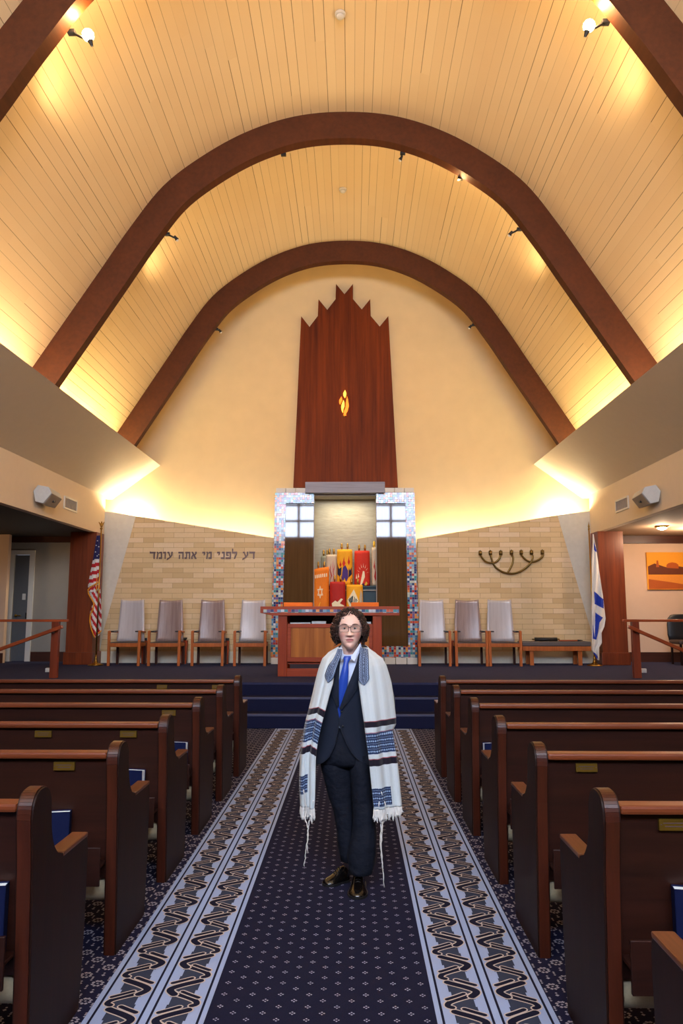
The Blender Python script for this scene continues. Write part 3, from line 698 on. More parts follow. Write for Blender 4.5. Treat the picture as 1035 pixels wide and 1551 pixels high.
# ---- bench
yb_ = 14.95; a, b = W(792, 985, Y=yb_).x, W(896, 985, Y=yb_).x; zq = lambda py: W(840, py, Y=yb_).z
bn = thing('bench', 'long wooden bench with a grey padded top beside the blue and white flag', 'bench', ((a+b)/2, yb_+.22, SZ))
MB().bbox(a, b, yb_, yb_+.45, zq(986), zq(979), .006).build('frame', 'chair_wood', bn)
MB().bbox(a-.005, b+.005, yb_-.01, yb_+.46, zq(979), zq(971.8), .02).build('padded_top', 'bench_vinyl', bn)
for px in (806.5, 880):
    for yy in (yb_+.03, yb_+.36):
        x = W(px, 990, Y=yb_).x; MB().beam((x, yy+.03, SZ), (x, yy+.03, zq(986)), .075, .05, up=(0, 1, 0)).build('leg', 'chair_wood', bn)
zt2 = zq(971.8)+.001
# items on bench: rolled case and thin rod
p, q = W(811, 967, Y=yb_+.15), W(845, 967, Y=yb_+.15)
t = thing('roller_case', 'dark rolled case with end knobs lying on the grey bench', 'case', ((p.x+q.x)/2, yb_+.2, zt2)); r = .036
MB().tube([(p.x, yb_+.2, zt2+r), (q.x, yb_+.2, zt2+r)], r, 16).build('case_body', 'black', t)
MB().tube([(p.x-.05, yb_+.2, zt2+r), (p.x-.001, yb_+.2, zt2+r)], .013, 10).build('knob', 'antique', t); MB().tube([(q.x, yb_+.2, zt2+r), (q.x+.05, yb_+.2, zt2+r)], [.03, .012], 10).build('knob', 'antique', t)
p, q = W(848, 969, Y=yb_+.1), W(884, 969, Y=yb_+.1)
t = thing('rod', 'thin reddish rod with dark tip lying on the right part of the bench', 'rod', ((p.x+q.x)/2, yb_+.15, zt2))
MB().tube([(p.x, yb_+.15, zt2+.012), (q.x-.1, yb_+.15, zt2+.012)], .012, 8).build('shaft', 'cherry_x', t); MB().tube([(q.x-.1, yb_+.15, zt2+.015), (q.x, yb_+.15, zt2+.015)], [.018, .006], 8).build('tip', 'black', t)
# ---- menorah
ym = YL-.05
def mp(x, y): return W(700+x/6.9, 810+y/6.9, Y=ym)
mn = thing('menorah', 'seven branched antique brass wall lamp on the right brick wall', 'menorah', mp(520, 400))
for pts in ([(300, 205), (312, 260), (345, 330), (410, 380), (485, 402), (560, 400), (640, 365), (705, 310), (735, 260), (742, 215)], [(190, 205), (215, 245), (250, 280), (300, 294), (350, 286), (390, 250), (407, 205)], [(620, 205), (645, 240), (685, 272), (735, 284), (790, 268), (835, 235), (850, 205)], [(520, 205), (535, 240), (528, 300), (505, 350), (480, 392)]):
    q = spline([mp(*p) for p in pts], 4); MB().tube(q, .02, 10).build('branch', 'antique', mn)
for x, y in ((192, 192), (298, 190), (406, 190), (518, 186), (620, 186), (727, 186), (841, 184)):
    c = mp(x, y); cp = MB().lathe([(.022, c.z-.045), (.036, c.z-.04), (.036, c.z+.045), (.028, c.z+.045), (.026, c.z-.02)], (c.x, c.y, 0), 16).build('candle_cup', 'antique', mn)
    MB().tube([(c.x, c.y, c.z-.02), (c.x, c.y, c.z+.06)], .010, 8).build('socket', 'black', cp)
for p in ((300, 294), (485, 402), (735, 284)):
    c = mp(*p); MB().tube([(c.x, c.y, c.z), (c.x, YL, c.z)], .012, 8).build('wall_stud', 'antique', mn)
# ---- Hebrew lettering, right to left, each letter a part
HEB = {
'ד': [[(0, 7.6), (9, 7.6), (9.4, 10), (1, 10), (0, 11)], [(6.2, 0), (8.2, 0), (8.4, 8), (6.2, 8)]],
'ע': [[(7, 10), (9.4, 10), (8.9, 5), (5.8, 1.4), (0, -1.8), (0, .4), (4.4, 2.8), (6.9, 5.4)], [(.6, 10), (3.6, 10), (4.2, 8), (6.4, 3.2), (4.6, 2.4), (2.2, 7.8), (.6, 8)]],
'ל': [[(0, 7.6), (0, 14.6), (1.8, 13.8), (1.6, 10), (8.2, 10), (8.2, 6.8), (5.2, 0), (3, 0), (6.1, 6.8), (6.1, 7.6)]],
'פ': [[(.6, 7.6), (8.6, 7.6), (8.6, 10), (.6, 10)], [(6.6, 1), (8.6, 1), (8.6, 8), (6.6, 8)], [(0, 0), (8.4, 0), (8.4, 2.3), (0, 2.3)], [(.8, 4.4), (2.8, 4.4), (2.8, 8), (.8, 8)], [(1, 4.2), (5, 4.2), (5, 5.8), (1, 5.8)]],
'נ': [[(1.6, 7.6), (6, 7.6), (6, 10), (1.6, 10)], [(4, 1), (6, 1), (6, 8), (4, 8)], [(0, 0), (6, 0), (6, 2.3), (0, 2.3)]],
'י': [[(0, 10), (4.6, 10), (4.6, 7), (3, 4.6), (2.2, 5.2), (2.6, 7.6), (0, 7.6)]],
'מ': [[(4, 0), (9, 0), (9, 2.3), (4, 2.3)], [(7, 1), (9, 1), (9, 8.6), (7, 8.6)], [(2.6, 7.4), (5, 10), (9, 10), (9, 7.8), (5, 7.8)], [(0, 10), (2.4, 10), (3, 7.5), (2, 0), (0, 0), (1.2, 7.4)]],
'א': [[(0, 10), (2.8, 10), (9.2, 0), (6.2, 0)], [(6, 10), (8.8, 10), (8.6, 7.4), (6.4, 4.8), (5.2, 6.2), (6.5, 7.8)], [(0, 0), (2.8, 0), (2.2, 2.4), (3.6, 4.8), (2.4, 6.4), (.2, 3)]],
'ת': [[(1, 7.6), (9, 7.6), (9, 10), (1, 10)], [(7, 0), (9, 0), (9, 8), (7, 8)], [(2.2, 1.8), (4, 1.8), (4, 8), (2.2, 8)], [(0, 0), (3.8, 0), (3.8, 2.3), (0, 2.3)]],
'ה': [[(.4, 7.6), (9, 7.6), (9, 10), (.4, 10)], [(7, 0), (9, 0), (9, 8), (7, 8)], [(1.2, 0), (3, 0), (3.1, 5.8), (1.4, 5.8)]],
'ו': [[(0, 7.6), (4.6, 7.6), (4.6, 10), (0, 10)], [(2.5, 0), (4.4, 0), (4.6, 8), (2.5, 8)]]}
HB = 'דע לפני מי אתה עומד'
p0, p1 = W(386.5, 846.5, Y=YL), W(227, 846, Y=YL)
lt = thing('wall_lettering', 'line of dark metal Hebrew letters on the left brick wall', 'lettering', ((p0.x+p1.x)/2, YL, p0.z))
wid = lambda ch: 7.2 if ch == ' ' else max(q[0] for pl in HEB[ch] for q in pl)+1.7
tot = sum(wid(ch) for ch in HB)-1.7; kx = (p0.x-p1.x)/tot; kz = .0148; x = p0.x
for ch in HB:
    w_ = wid(ch); x -= (w_-1.7)*kx if ch != ' ' else w_*kx
    if ch != ' ':
        m = MB()
        for i, pl in enumerate(HEB[ch]): m.prism([(x+q[0]*kx, p0.z+q[1]*kz) for q in pl], 'Y', YL-.018-.0006*i, YL-.001)
        m.build('letter', 'letters', lt); x -= 1.7*kx
# ---- flags
def clothflag(name, parent, L, R, Y0, amp, fcol, mats, n=40, nx=14, ph=0.0, freq=2.5):
    """drape between a left and a right outline given as (py, px) tables"""
    ya_, yb2 = L[0][0], L[-1][0]; m = MB(); vs = []
    for i in range(n+1):
        py = ya_+(yb2-ya_)*i/n; l, r = interp(L, py), interp(R, py)
        for j in range(nx+1):
            u = j/nx; y = Y0+amp*math.sin(u*PI*freq+ph+i*.05)*min(1, .3+i/n*1.2); vs.append(W(l+(r-l)*u, py, Y=y))
    for i in range(n):
        for j in range(nx):
            m.add([vs[i*(nx+1)+j], vs[i*(nx+1)+j+1], vs[(i+1)*(nx+1)+j+1], vs[(i+1)*(nx+1)+j]], [(0, 1, 2, 3)], fcol((j+.5)/nx, ya_+(yb2-ya_)*(i+.5)/n, interp(L, ya_+(yb2-ya_)*(i+.5)/n)+(interp(R, ya_+(yb2-ya_)*(i+.5)/n)-interp(L, ya_+(yb2-ya_)*(i+.5)/n))*(j+.5)/nx), smooth=True)
    bm = bmesh.new(); bm2 = None
    o = m.build(name, mats, parent, fix=False)
    bm.from_mesh(o.data); bmesh.ops.remove_doubles(bm, verts=bm.verts[:], dist=1e-5); bm.to_mesh(o.data); bm.free()
    s = o.modifiers.new('thick', 'SOLIDIFY'); s.thickness = .004
    return o
for nm, c in (('flag_red', (190, 24, 36)), ('flag_white', (226, 222, 216)), ('flag_blue', (36, 32, 86)), ('israel_blue', (20, 54, 168)), ('gold_fringe', (232, 150, 24))): mcol(nm, c)
def pole(t, px, top_py, Y, finz, mat='brass', tip='spear'):
    b = W(px, 1000, Y=Y); zt = W(px, top_py, Y=Y).z
    MB().tube([(b.x, Y, SZ+.1), (b.x, Y, zt)], .014, 10).build('pole', mat, t)
    MB().lathe([(.15, SZ), (.15, SZ+.012), (.10, SZ+.03), (.04, SZ+.055), (.022, SZ+.12), (.03, SZ+.14), (.018, SZ+.16), (.014, SZ+.2)], (b.x, Y, 0), 28).build('base', 'brass', t)
    if tip == 'eagle':
        m = MB().ball((b.x, Y, zt+.02), .026).ball((b.x, Y, zt+.09), .03, sz=1.6, sy=.8)
        for s in (-1, 1): m.beam((b.x+s*.01, Y, zt+.08), (b.x+s*.055, Y, zt+.15), .02, .03, w2=.01, h2=.012)
        m.ball((b.x+.005, Y-.01, zt+.145), .014)
    else: m = MB().ball((b.x, Y, zt+.01), .022).lathe([(.006, zt), (.022, zt+.06), (.010, zt+.10), (.002, zt+.16)], (b.x, Y, 0), 8)
    m.build('finial', mat, t)
    return b.x
Yf = 14.9
uf = thing('flag', 'red and white striped flag with gold fringe and blue starred corner on a brass pole', 'flag', (W(147, 1000, Y=Yf).x, Yf, SZ))
pole(uf, 145.3, 802, Yf, 0, tip='eagle')
def us_up(u, py, px):
    c = 150.5-px; e = py-c*.25
    if e < 846: return 2
    return 1 if int((e-846)/5.6) % 2 == 0 else 0
upf = clothflag('upper_fold', uf, [(811, 146.5), (847, 141), (881, 134.3), (890, 133.2), (897, 134)], [(811, 152), (840, 152), (880, 151.5), (890, 151), (897, 146)], Yf+.06, .025, us_up, ['flag_red', 'flag_white', 'flag_blue'], 48)
def us_lo(u, py, px): return 1 if int((py-880+(px-134)*-1.7+200)/7.0) % 2 == 0 else 0
lof = clothflag('lower_fold', uf, [(876, 136), (895, 134.5), (915, 141), (922, 137.5), (932, 136), (950, 138), (966, 143.5)], [(876, 151), (900, 152.5), (932, 154), (956, 153.2), (962, 150), (966, 146)], Yf+.08, .03, us_lo, ['flag_red', 'flag_white'], 44, ph=.8)
def fringe(pts, Y, parent): MB().tube([W(a, b, Y=Y) for a, b in pts], .013, 6).build('fringe', 'gold_fringe', parent)
fringe([(150.5, 881), (146, 884), (139, 888), (133.4, 893), (134, 899), (138, 906), (142.5, 914), (141, 922), (137, 930), (136, 940), (138, 952), (143.5, 966)], Yf+.03, upf)
fringe([(145.5, 962), (150, 958.5), (153.5, 955)], Yf+.045, lof)
m = MB()
for px, py in ((144.5, 836), (149.5, 828), (147, 842), (145.5, 826), (149.5, 840), (147.5, 819)):
    c = W(px, py, Y=Yf+.025); m.prism([(c.x+(.013 if k % 2 == 0 else .005)*math.sin(PI*k/5), c.z+(.013 if k % 2 == 0 else .005)*math.cos(PI*k/5)) for k in range(10)], 'Y', c.y, c.y+.02)
m.build('stars', 'flag_white', upf)
MB().tube([W(147, 870, Y=Yf-.09), W(146.5, 896, Y=Yf-.09)], [.006, .012], 6).build('tassel', 'gold_fringe', uf)
il = thing('flag', 'white flag with broad blue stripes hanging from a pole at the right brick wall', 'flag', (W(897.5, 1000, Y=Yf).x, Yf, SZ))
pole(il, 901, 802, Yf, 0)
ILT = [[(105, 190), (118, 250), (135, 330), (104, 300)], [(110, 745), (205, 830), (210, 930), (112, 880)], [(118, 970), (200, 1025), (165, 1080), (150, 1180), (130, 1262), (95, 1250), (92, 1090), (118, 1240)], [(100, 1390), (150, 1440), (135, 1480), (105, 1470)]]
def inpoly(x, y, p):
    c = False
    for i in range(len(p)):
        (x1, y1), (x2, y2) = p[i], p[i-1]
        if (y1 > y) != (y2 > y) and x < (x2-x1)*(y-y1)/(y2-y1)+x1: c = not c
    return c
def il_c(u, py, px):
    X_, Y_ = (px-885)*7.05, (py-790)*7.05
    return 1 if any(inpoly(X_, Y_, p) for p in ILT) else 0
clothflag('cloth', il, [(809, 898), (850, 896.8), (985, 896.8), (1000, 906)], [(809, 899.5), (837, 904), (903, 913.6), (920, 915.5), (937, 917.8), (949, 916), (959, 911.5), (974, 912), (981, 908), (1004, 908)], Yf-.05, .03, il_c, ['flag_white', 'israel_blue'], 330, 64, freq=3.2)
# ---- handrails on the stage corners
def rail(sg, pxs, lb):
    Yp = 12.1; c = W(pxs[0], 1027, Z=SZ); x = c.x; Yp = c.y
    t = thing('handrail', lb, 'handrail', (x, Yp, SZ))
    zt = W(pxs[0], 940, Y=Yp).z
    MB().bbox(x-.055, x+.055, Yp-.04, Yp+.05, SZ, zt-.02, .004).build('post', 'post_wood', t)
    xe = W(pxs[1], 940, Y=Yp).x; MB().bbox(*sorted((xe, sg*6.6)), Yp-.05, Yp+.05, zt-.02, zt+.02, .01).build('top_rail', 'rail_wood', t)
    p, q = W(pxs[2], pxs[3], Y=Yp-.12), W(pxs[4], pxs[5], Y=Yp-.12); d = (q-p).normalized(); q = p+d*2.4
    MB().beam(p, q, .05, .055).build('sloping_rail', 'rail_wood', t, bevel=.01)
    z = p.z-.045; m = MB().tube([(x, Yp-.04, z-.05), (x, Yp-.12, z-.05), (x, Yp-.12, z)], .010, 8); m.build('bracket', 'steel', t)
    MB().bbox(*sorted((sg*6.5, sg*6.61)), Yp-.04, Yp+.05, SZ, zt-.02, .004).build('post', 'post_wood', t)
rail(-1, (81, 103, 95, 949, 0, 983.5), 'wooden handrail with a sloping lower rail at the left stage corner')
rail(1, (966, 944, 952, 949, 1035, 985), 'wooden handrail with a sloping lower rail at the right stage corner')
for px, lb in ((73.5, 'left'), (975, 'right')):
    c = W(px, 1012, Y=13.2); t = MB().bbox(c.x-.04, c.x+.04, 13.16, 13.24, SZ+.001, SZ+.07, .006).bbox(c.x-.025, c.x+.025, 13.15, 13.16, SZ+.02, SZ+.055, .002).build('floor_outlet', 'white_paint', loc=(c.x, 13.2, SZ)); tag(t, 'small white outlet box on the stage floor near the %s handrail' % lb, 'outlet')
# ---- painting
for nm, c in (('paint_sky', (240, 160, 36)), ('paint_dark', (104, 46, 16)), ('paint_rust', (178, 84, 20)), ('paint_sand', (226, 142, 48))): mcol(nm, c)
yq = yb-.05; p, q = W(979.5, 836.5, Y=yq), W(1050, 893, Y=yq)
pt = thing('painting', 'unframed orange desert landscape painting on the right aisle wall', 'painting', ((p.x+q.x)/2, yq, q.z))
x0, x1, z0, z1_ = p.x, p.x+1.55, q.z, p.z
MB().bbox(x0, x1, yq, yb-.003, z0, z1_, .004).build('canvas', 'paint_sky', pt)
def pp(us): return [(x0+(x1-x0)*u, z0+(z1_-z0)*v) for u, v in us]
L4 = [([(.01, .62), (.1, .7), (.25, .6), (.4, .63), (.55, .58), (.8, .62), (.99, .6), (.99, .4), (.01, .4)], 'paint_dark', 'hills'), ([(.01, .02), (.99, .02), (.99, .38), (.01, .38)], 'paint_sand', 'sand'), ([(.01, .02), (.99, .02), (.99, .14), (.6, .1), (.3, .2), (.01, .28)], 'paint_rust', 'foreground'), ([(.26, .58), (.26, .66), (.29, .71), (.34, .73), (.39, .71), (.42, .66), (.42, .56)], 'paint_rust', 'dome'), ([(.12, .6), (.13, .78), (.15, .78), (.16, .6)], 'paint_rust', 'tower')]
for i, (pg, mt, nm) in enumerate(L4): MB().prism(pp(pg), 'Y', yq-.003-.001*i, yq-.0005).build(nm, mt, pt)
m = MB(); m.prism(pp([(.635, .58), (.64, .7), (.65, .7), (.65, .58)]), 'Y', yq-.007, yq-.002)
for k in range(9):
    a = 2*PI*k/9; m.prism(pp([(.643, .71), (.643+.05*math.cos(a), .71+.07*math.sin(a)), (.643+.04*math.cos(a+.35), .71+.055*math.sin(a+.35))]), 'Y', yq-.0075, yq-.002)
m.build('palm', 'paint_dark', pt)
# ---- dark chair at right edge
c = W(1036, 1002, Z=SZ); cx, cy = W(1042, 980, Y=15.2).x, 15.2
dc = thing('chair', 'dark padded chair against the right aisle wall, cut by the picture edge', 'chair', (cx, cy, SZ))
MB().bbox(cx-.26, cx+.26, cy-.25, cy+.25, SZ+.40, SZ+.48, .03).build('seat', 'seat_vinyl', dc)
rg = [[(cx+.27*math.copysign(abs(math.cos(2*PI*k/24))**.7, math.cos(2*PI*k/24))*w, cy+.25+.04*math.sin(2*PI*k/24)+z*.08, SZ+.42+z) for k in range(24)] for z, w in ((0, .9), (.15, 1), (.35, 1), (.47, .93), (.54, .7), (.56, .4))]
MB().ring(rg).build('backrest', 'black', dc)
for sx in (-1, 1):
    for sy in (-1, 1): MB().beam((cx+sx*.22, cy+sy*.21, SZ), (cx+sx*.22, cy+sy*.21, SZ+.41), .035, .035).build('leg', 'mahogany_z', dc)
# ---- wall loudspeakers and vents
for sg, side, P5 in ((-1, 'left', [(59, 752), (64, 741), (83, 742), (104, 753)]), (1, 'right', [(992, 752), (986, 740), (968, 741), (948, 752)])):
    xw = sg*FX
    # box hanging off the fascia, faceted
    v0 = W(83 if sg < 0 else 968, 742, X=xw-sg*.34)
    yc = v0.y; zc = v0.z
    t = thing('wall_speaker', 'white angular loudspeaker mounted on the %s fascia' % side, 'loudspeaker', (xw, yc, zc-.2))
    # side profile in (depth from wall, z): front end faces the room and tilts down
    fa = [(.0, -.02), (.07, .08), (.25, .045), (.30, -.05), (.17, -.22), (.04, -.19)]
    m = MB()
    r0 = [(xw-sg*a_, yc-.02, zc+b_) for a_, b_ in fa]; r1 = [(xw-sg*a_*.9, yc+.50, zc+b_*.95-.02) for a_, b_ in fa]
    m.ring([r0, r1], smooth=False); m.build('cabinet', 'speaker', t, bevel=.006)
    g0 = [Vector(p) for p in (r0[3], r0[4], r1[4], r1[3])]; nn = (g0[1]-g0[0]).cross(g0[2]-g0[1]).normalized(); ce = sum(g0, Vector())/4
    if nn.z > 0: nn = -nn
    vv = [ce+(p-ce)*.94+nn*.004 for p in g0]; MB().add([p for p in vv]+[p+nn*.008 for p in vv], [(3, 2, 1, 0), (4, 5, 6, 7), (0, 1, 5, 4), (1, 2, 6, 5), (2, 3, 7, 6), (3, 0, 4, 7)]).build('grille', 'grille', t)
    MB().bbox(*sorted((ce.x-.03, ce.x+.03)), ce.y-.03, ce.y+.03, ce.z-.03, ce.z+.0, .004).build('badge', 'black', t)
    MB().tube([(xw, yc+.3, zc-.12), (xw-sg*.1, yc+.3, zc-.12)], .03, 8).build('mount', 'black', t)
    a3 = W(104 if sg < 0 else 947, 755, X=xw); b3 = W(115.5 if sg < 0 else 934, 775, X=xw)
    v = thing('air_vent', 'louvred air vent on the %s fascia beside the loudspeaker' % side, 'vent', (xw, (a3.y+b3.y)/2, b3.z), )
    y0, y1, z0, z1_ = a3.y-.35, b3.y, min(a3.z, b3.z)-.02, max(a3.z, b3.z)+.12
    zlo = W(115 if sg < 0 else 934.5, 777, X=xw).z; zhi = W(115 if sg < 0 else 934.5, 758, X=xw).z; y0 = W(96 if sg < 0 else 953.5, 769, X=xw).y
    X0 = xw-sg*.02
    m = MB()
    for (ya_, yb2, za, zb2) in ((y0, y1, zhi-.03, zhi), (y0, y1, zlo, zlo+.03), (y0, y0+.03, zlo+.03, zhi-.03), (y1-.03, y1, zlo+.03, zhi-.03)): m.box(*sorted((xw, X0)), ya_, yb2, za, zb2)
    m.build('frame', 'white_paint', v)
    m = MB()
    for i in range(9):
        yy = y0+.05+(y1-y0-.1)*i/8; m.box(*sorted((xw-sg*.001, xw-sg*.016)), yy-.012, yy+.004, zlo+.03, zhi-.03)
    m.build('louvres', 'grille', v)
# ---- smoke detectors
def on_vault(px, py, Y): return W(px, py, Y=Y)
for px, py, lb in ((515.5, 20, 'white round smoke detector at the ceiling ridge nearest the camera'), (519.5, 286, 'white round smoke detector at the ceiling ridge between the two far arches')):
    d = W(px, py, Z=9.27); z = 9.27
    t = thing('smoke_detector', lb, 'smoke detector', (d.x, d.y, z), 'smoke detectors on the ceiling ridge')
    MB().lathe([(.07, z+.0), (.07, z-.03), (.055, z-.035)], (d.x, d.y, 0), 24).build('base', 'white_paint', t)
    MB().lathe([(.05, z-.035), (.05, z-.06), (.03, z-.07), (.002, z-.072)], (d.x, d.y, 0), 24).build('dome', 'white_paint', t)
# ---- arch lamps
LAMPS = []
def arch_lamp(px, py, Y, lb, on, ln, grp='spotlights clamped to the arches'):
    c = W(px, py, Y=Y)
    # nearest intrados point
    ip = min(INNER, key=lambda p: (p.x-c.x)**2+(p.y-c.z)**2); 
    best = None
    for a, b in zip(INNER, INNER[1:]):
        ab = b-a; tt = max(0, min(1, ((Vector((c.x, c.z))-a).dot(ab))/ab.length_squared)); p = a+ab*tt
        dd = (p-Vector((c.x, c.z))).length
        if best is None or dd < best[0]: best = (dd, p)
    ip = best[1]; base = Vector((ip.x, Y, ip.y))
    t = thing('arch_spotlight', lb, 'spotlight', base, grp)
    dirn = (c-base); 
    if dirn.length < ln: dirn = (Vector((0, 0, 6.0))-Vector((base.x, 0, base.z))).normalized()*ln; c = base+Vector((dirn.x, 0, dirn.z))
    MB().tube([base, c], .014, 8).build('arm', 'black', t)
    MB().bbox(base.x-.04, base.x+.04, Y-.03, Y+.03, base.z-.02, base.z+.02, .004).build('clamp', 'black', t)
    sx = 1 if c.x > 0 else -1
    up = Vector((sx*.35, -.35, 1)).normalized() if on == 1 else Vector((-sx*.4, .3, -.6)).normalized()
    MB().tube([c-up*.05, c-up*.01, c+up*.02], [.012, .022, .034], 14, caps=False).build('lamp_head', 'black', t)
    MB().ball(c+up*(.06 if on else .02), .028+.032*on if on else .026, seg=12, rings=8).build('bulb', 'bulb' if on else 'white_paint', t)
    if on: LAMPS.append((c+up*.20, on))
arch_lamp(94, 40, 6.95, 'lit spotlight on the left side of the nearest arch', 1.0, .22)
arch_lamp(930, 26, 6.95, 'lit spotlight on the right side of the nearest arch', 1.0, .22)
arch_lamp(703, 262, 11.04, 'lit spotlight on the right of the crown of the middle arch', .4, .08)
arch_lamp(427, 226, 11.04, 'small spotlight on the left of the crown of the middle arch', 0, .08)
arch_lamp(613, 224, 11.04, 'small spotlight just right of the top of the middle arch', 0, .10)
arch_lamp(246, 350, 11.04, 'dark spotlight on the left haunch of the middle arch', 0, .16)
arch_lamp(792, 344, 11.04, 'dark spotlight on the right haunch of the middle arch', 0, .16)
arch_lamp(324, 496, 15.14, 'small spotlight on the left haunch of the farthest arch', 0, .09)
arch_lamp(718, 492, 15.14, 'small spotlight on the right haunch of the farthest arch', 0, .09)
# soffit downlight, right aisle
c = W(1003, 797, Z=cz); t = thing('ceiling_light', 'small flush ceiling light in the right aisle', 'ceiling light', (c.x, c.y, cz))
MB().lathe([(.13, cz+.004), (.13, cz-.015), (.10, cz-.03)], (c.x, c.y, 0), 24).build('rim', 'brass', t)
MB().lathe([(.095, cz-.022), (.08, cz-.05), (.03, cz-.07), (.002, cz-.072)], (c.x, c.y, 0), 24).build('diffuser', 'bulb', t)
RL = Vector((c.x, c.y, cz-.14))
# ============================================================ PEWS
PEWL = 3.92
def pew(side):
    """local origin: aisle corner on the floor at the rear edge; extends away from the aisle (+x for the right block)"""
    s = side; L = PEWL
    t = thing('pew', 'x', 'pew', (0, 0, 0))
    prof = [(0, 0), (-.02, .35), (-.045, .70)]+[(q.x, q.y) for q in spline([(-.068, .87, 0), (-.062, .915, 0), (-.035, .950, 0), (.015, .960, 0), (.06, .948, 0), (.088, .915, 0), (.098, .87, 0), (.108, .80, 0), (.135, .735, 0), (.18, .69, 0)], 4)]+[(.245, .668), (.47, .662), (.505, .655), (.515, .60), (.51, .3), (.49, .08), (.48, 0)]
    for x0 in (0, L-.06):
        e = MB().prism(prof, 'X', s*x0, s*(x0+.06)); eo = e.build('end_panel', 'mahogany_z', t, bevel=.008)
        m = MB().bbox(*sorted((s*(x0-.004), s*(x0+.064))), .235, .50, .660, .678, .006); m.build('arm_cap', 'arm_cap', eo)
        pts = [p for p in prof[0:26]]; m = MB()
        for (ya_, za), (yb2, zb2) in zip(pts, pts[1:]): 
            m.beam((s*(x0+.03), ya_-.001, za), (s*(x0+.03), yb2-.001, zb2), .046, .010, up=(0, -1, .2))
        m.build('edge_band', 'mahogany_edge', eo)
    xi, xo = sorted((s*.06, s*(L-.06)))
    MB().prism([(.0, .34), (.02, .34), (-.015, .90), (-.035, .90)], 'X', xi, xo).build('back_panel', 'mahogany', t)
    MB().bbox(xi, xo, -.072, .01, .895, .925, .010).build('top_rail', 'mahogany_cap', t)
    MB().bbox(xi, xo, .02, .46, .40, .43, .004).build('seat', 'mahogany', t)
    MB().bbox(xi, xo, .03, .48, .43, .47, .018).build('seat_cushion', 'cushion', t)
    m = MB().box(xi, xo, -.105, -.092, .335, .505).box(xi, xo, -.092, .0, .41, .422); m.build('book_rack', 'mahogany', t, bevel=.002)
    rg = [[(x, .10+.10*math.cos(a), .285+.07*math.sin(a)) for a in [2*PI*k/16 for k in range(16)]] for x in (xi, xi+.01, xo-.01, xo)]
    MB().ring(rg).build('bolster', 'cushion', t)
    return t
PY = [2.79, 3.76, 4.72, 5.695, 6.67, 7.645]
ordn = ['nearest the camera', 'second from the camera', 'third from the camera', 'fourth from the camera', 'fifth from the camera', 'farthest from the camera, closest to the stage']
PL = {}
def plaque(pw, xw, Y, s):
    x = xw-pw.location.x; m = MB().box(x-.05, x+.05, -.050, -.036, .835, .878)
    X_ = pw.location
    o = MB().box(x-.05+X_.x, x+.05+X_.x, X_.y-.046, X_.y-.024, .838, .876).build('brass_plaque', 'plaque', pw)
    mm = MB()
    for k, w_ in ((0, .03), (1, .036)): mm.box(x-w_+X_.x, x+w_+X_.x, X_.y-.0468, X_.y-.045, .850+.011*k, .853+.011*k)
    for e in (-.045, .043): mm.box(x+e+X_.x, x+e+.003+X_.x, X_.y-.048, X_.y-.045, .856, .859)
    mm.build('engraving', 'letters', o)
pl0, pr0 = pew(-1), pew(1)
pews = {}
def placepew(base, s, y, lb, first):
    o = base if first else dup(base, (0, 0, 0)); o.location = (s*.98, y, 0); o['label'] = lb; o['group'] = '%s block of pews' % ('left' if s < 0 else 'right')
    return o
protoL = pl0; protoR = pr0
for i, y in enumerate(PY):
    pews[('L', i)] = placepew(pl0, -1, y, 'dark wooden pew of the left block, %s' % ordn[i], i == 0)
pews[('R', -1)] = placepew(pr0, 1, 1.825, 'dark wooden pew cut by the lower right corner, only its arm showing', True)
for i, y in enumerate(PY): pews[('R', i)] = placepew(pr0, 1, y, 'dark wooden pew of the right block, %s' % (ordn[i] if i else 'nearest whole one to the camera'), False)
for key, px, py in ((('L', 1), 99, 1156), (('L', 2), 67, 1107), (('L', 2), 195.5, 1111), (('L', 3), 256.5, 1080), (('L', 5), 246, 1038), (('L', 5), 329.5, 1038), (('R', 1), 887.5, 1161), (('R', 0), 1018, 1241)):
    pw = pews[key]; plaque(pw, W(px, py, Y=pw.location.y-.03).x, 0, 0)
# prayer books in the racks (standing, spine down)
def prayer_book(key, px, lb, face=1, w=.125, h=.232):
    pw = pews[key]; y = pw.location.y-.055; x = W(px, 1200, Y=y).x; z = .423
    t = thing('prayer_book', lb, 'book', (x, y, z), 'blue prayer books in the pew racks')
    d = .048
    m = MB().box(x-w/2, x+w/2, y-d/2, y-d/2+.003, z, z+h).box(x-w/2, x+w/2, y+d/2-.003, y+d/2, z, z+h).box(*((x-w/2, x-w/2+.003) if face > 0 else (x+w/2-.003, x+w/2)), y-d/2, y+d/2, z, z+h)
    m.build('cover', 'book_blue', t)
    MB().box(x-w/2+.004, x+w/2-.004, y-d/2+.003, y+d/2-.003, z+.004, z+h-.005).build('pages', 'paper', t)
    t.rotation_euler.z = face*-.18; t.rotation_euler.x = 0
prayer_book(('L', 0), -9, 'blue prayer book at the left picture edge in the nearest left pew rack', -1)
prayer_book(('L', 1), 88, 'blue prayer book in the rack of the second left pew', -1)
prayer_book(('L', 2), 202, 'blue prayer book in the rack of the third left pew')
prayer_book(('L', 3), 269, 'blue prayer book in the rack of the fourth left pew')
prayer_book(('R', 3), 747, 'prayer book with its white page edge showing in the fourth right pew rack', -1)
prayer_book(('R', 0), 1040, 'blue prayer book at the right picture edge in the nearest right pew rack', 1)
# ============================================================ PERSON
YB = 4.66
def pw(px, py, Y): return W(px, py, Y=Y)
def sx(px, py=1100, Y=YB): return W(px, py, Y=Y).x
def sz(py, Y=YB): return W(525, py, Y=Y).z
man = thing('person', 'person with curly hair and glasses wearing dark suit, blue tie and white shawl', 'person', (sx(528, 1330), YB, 0))
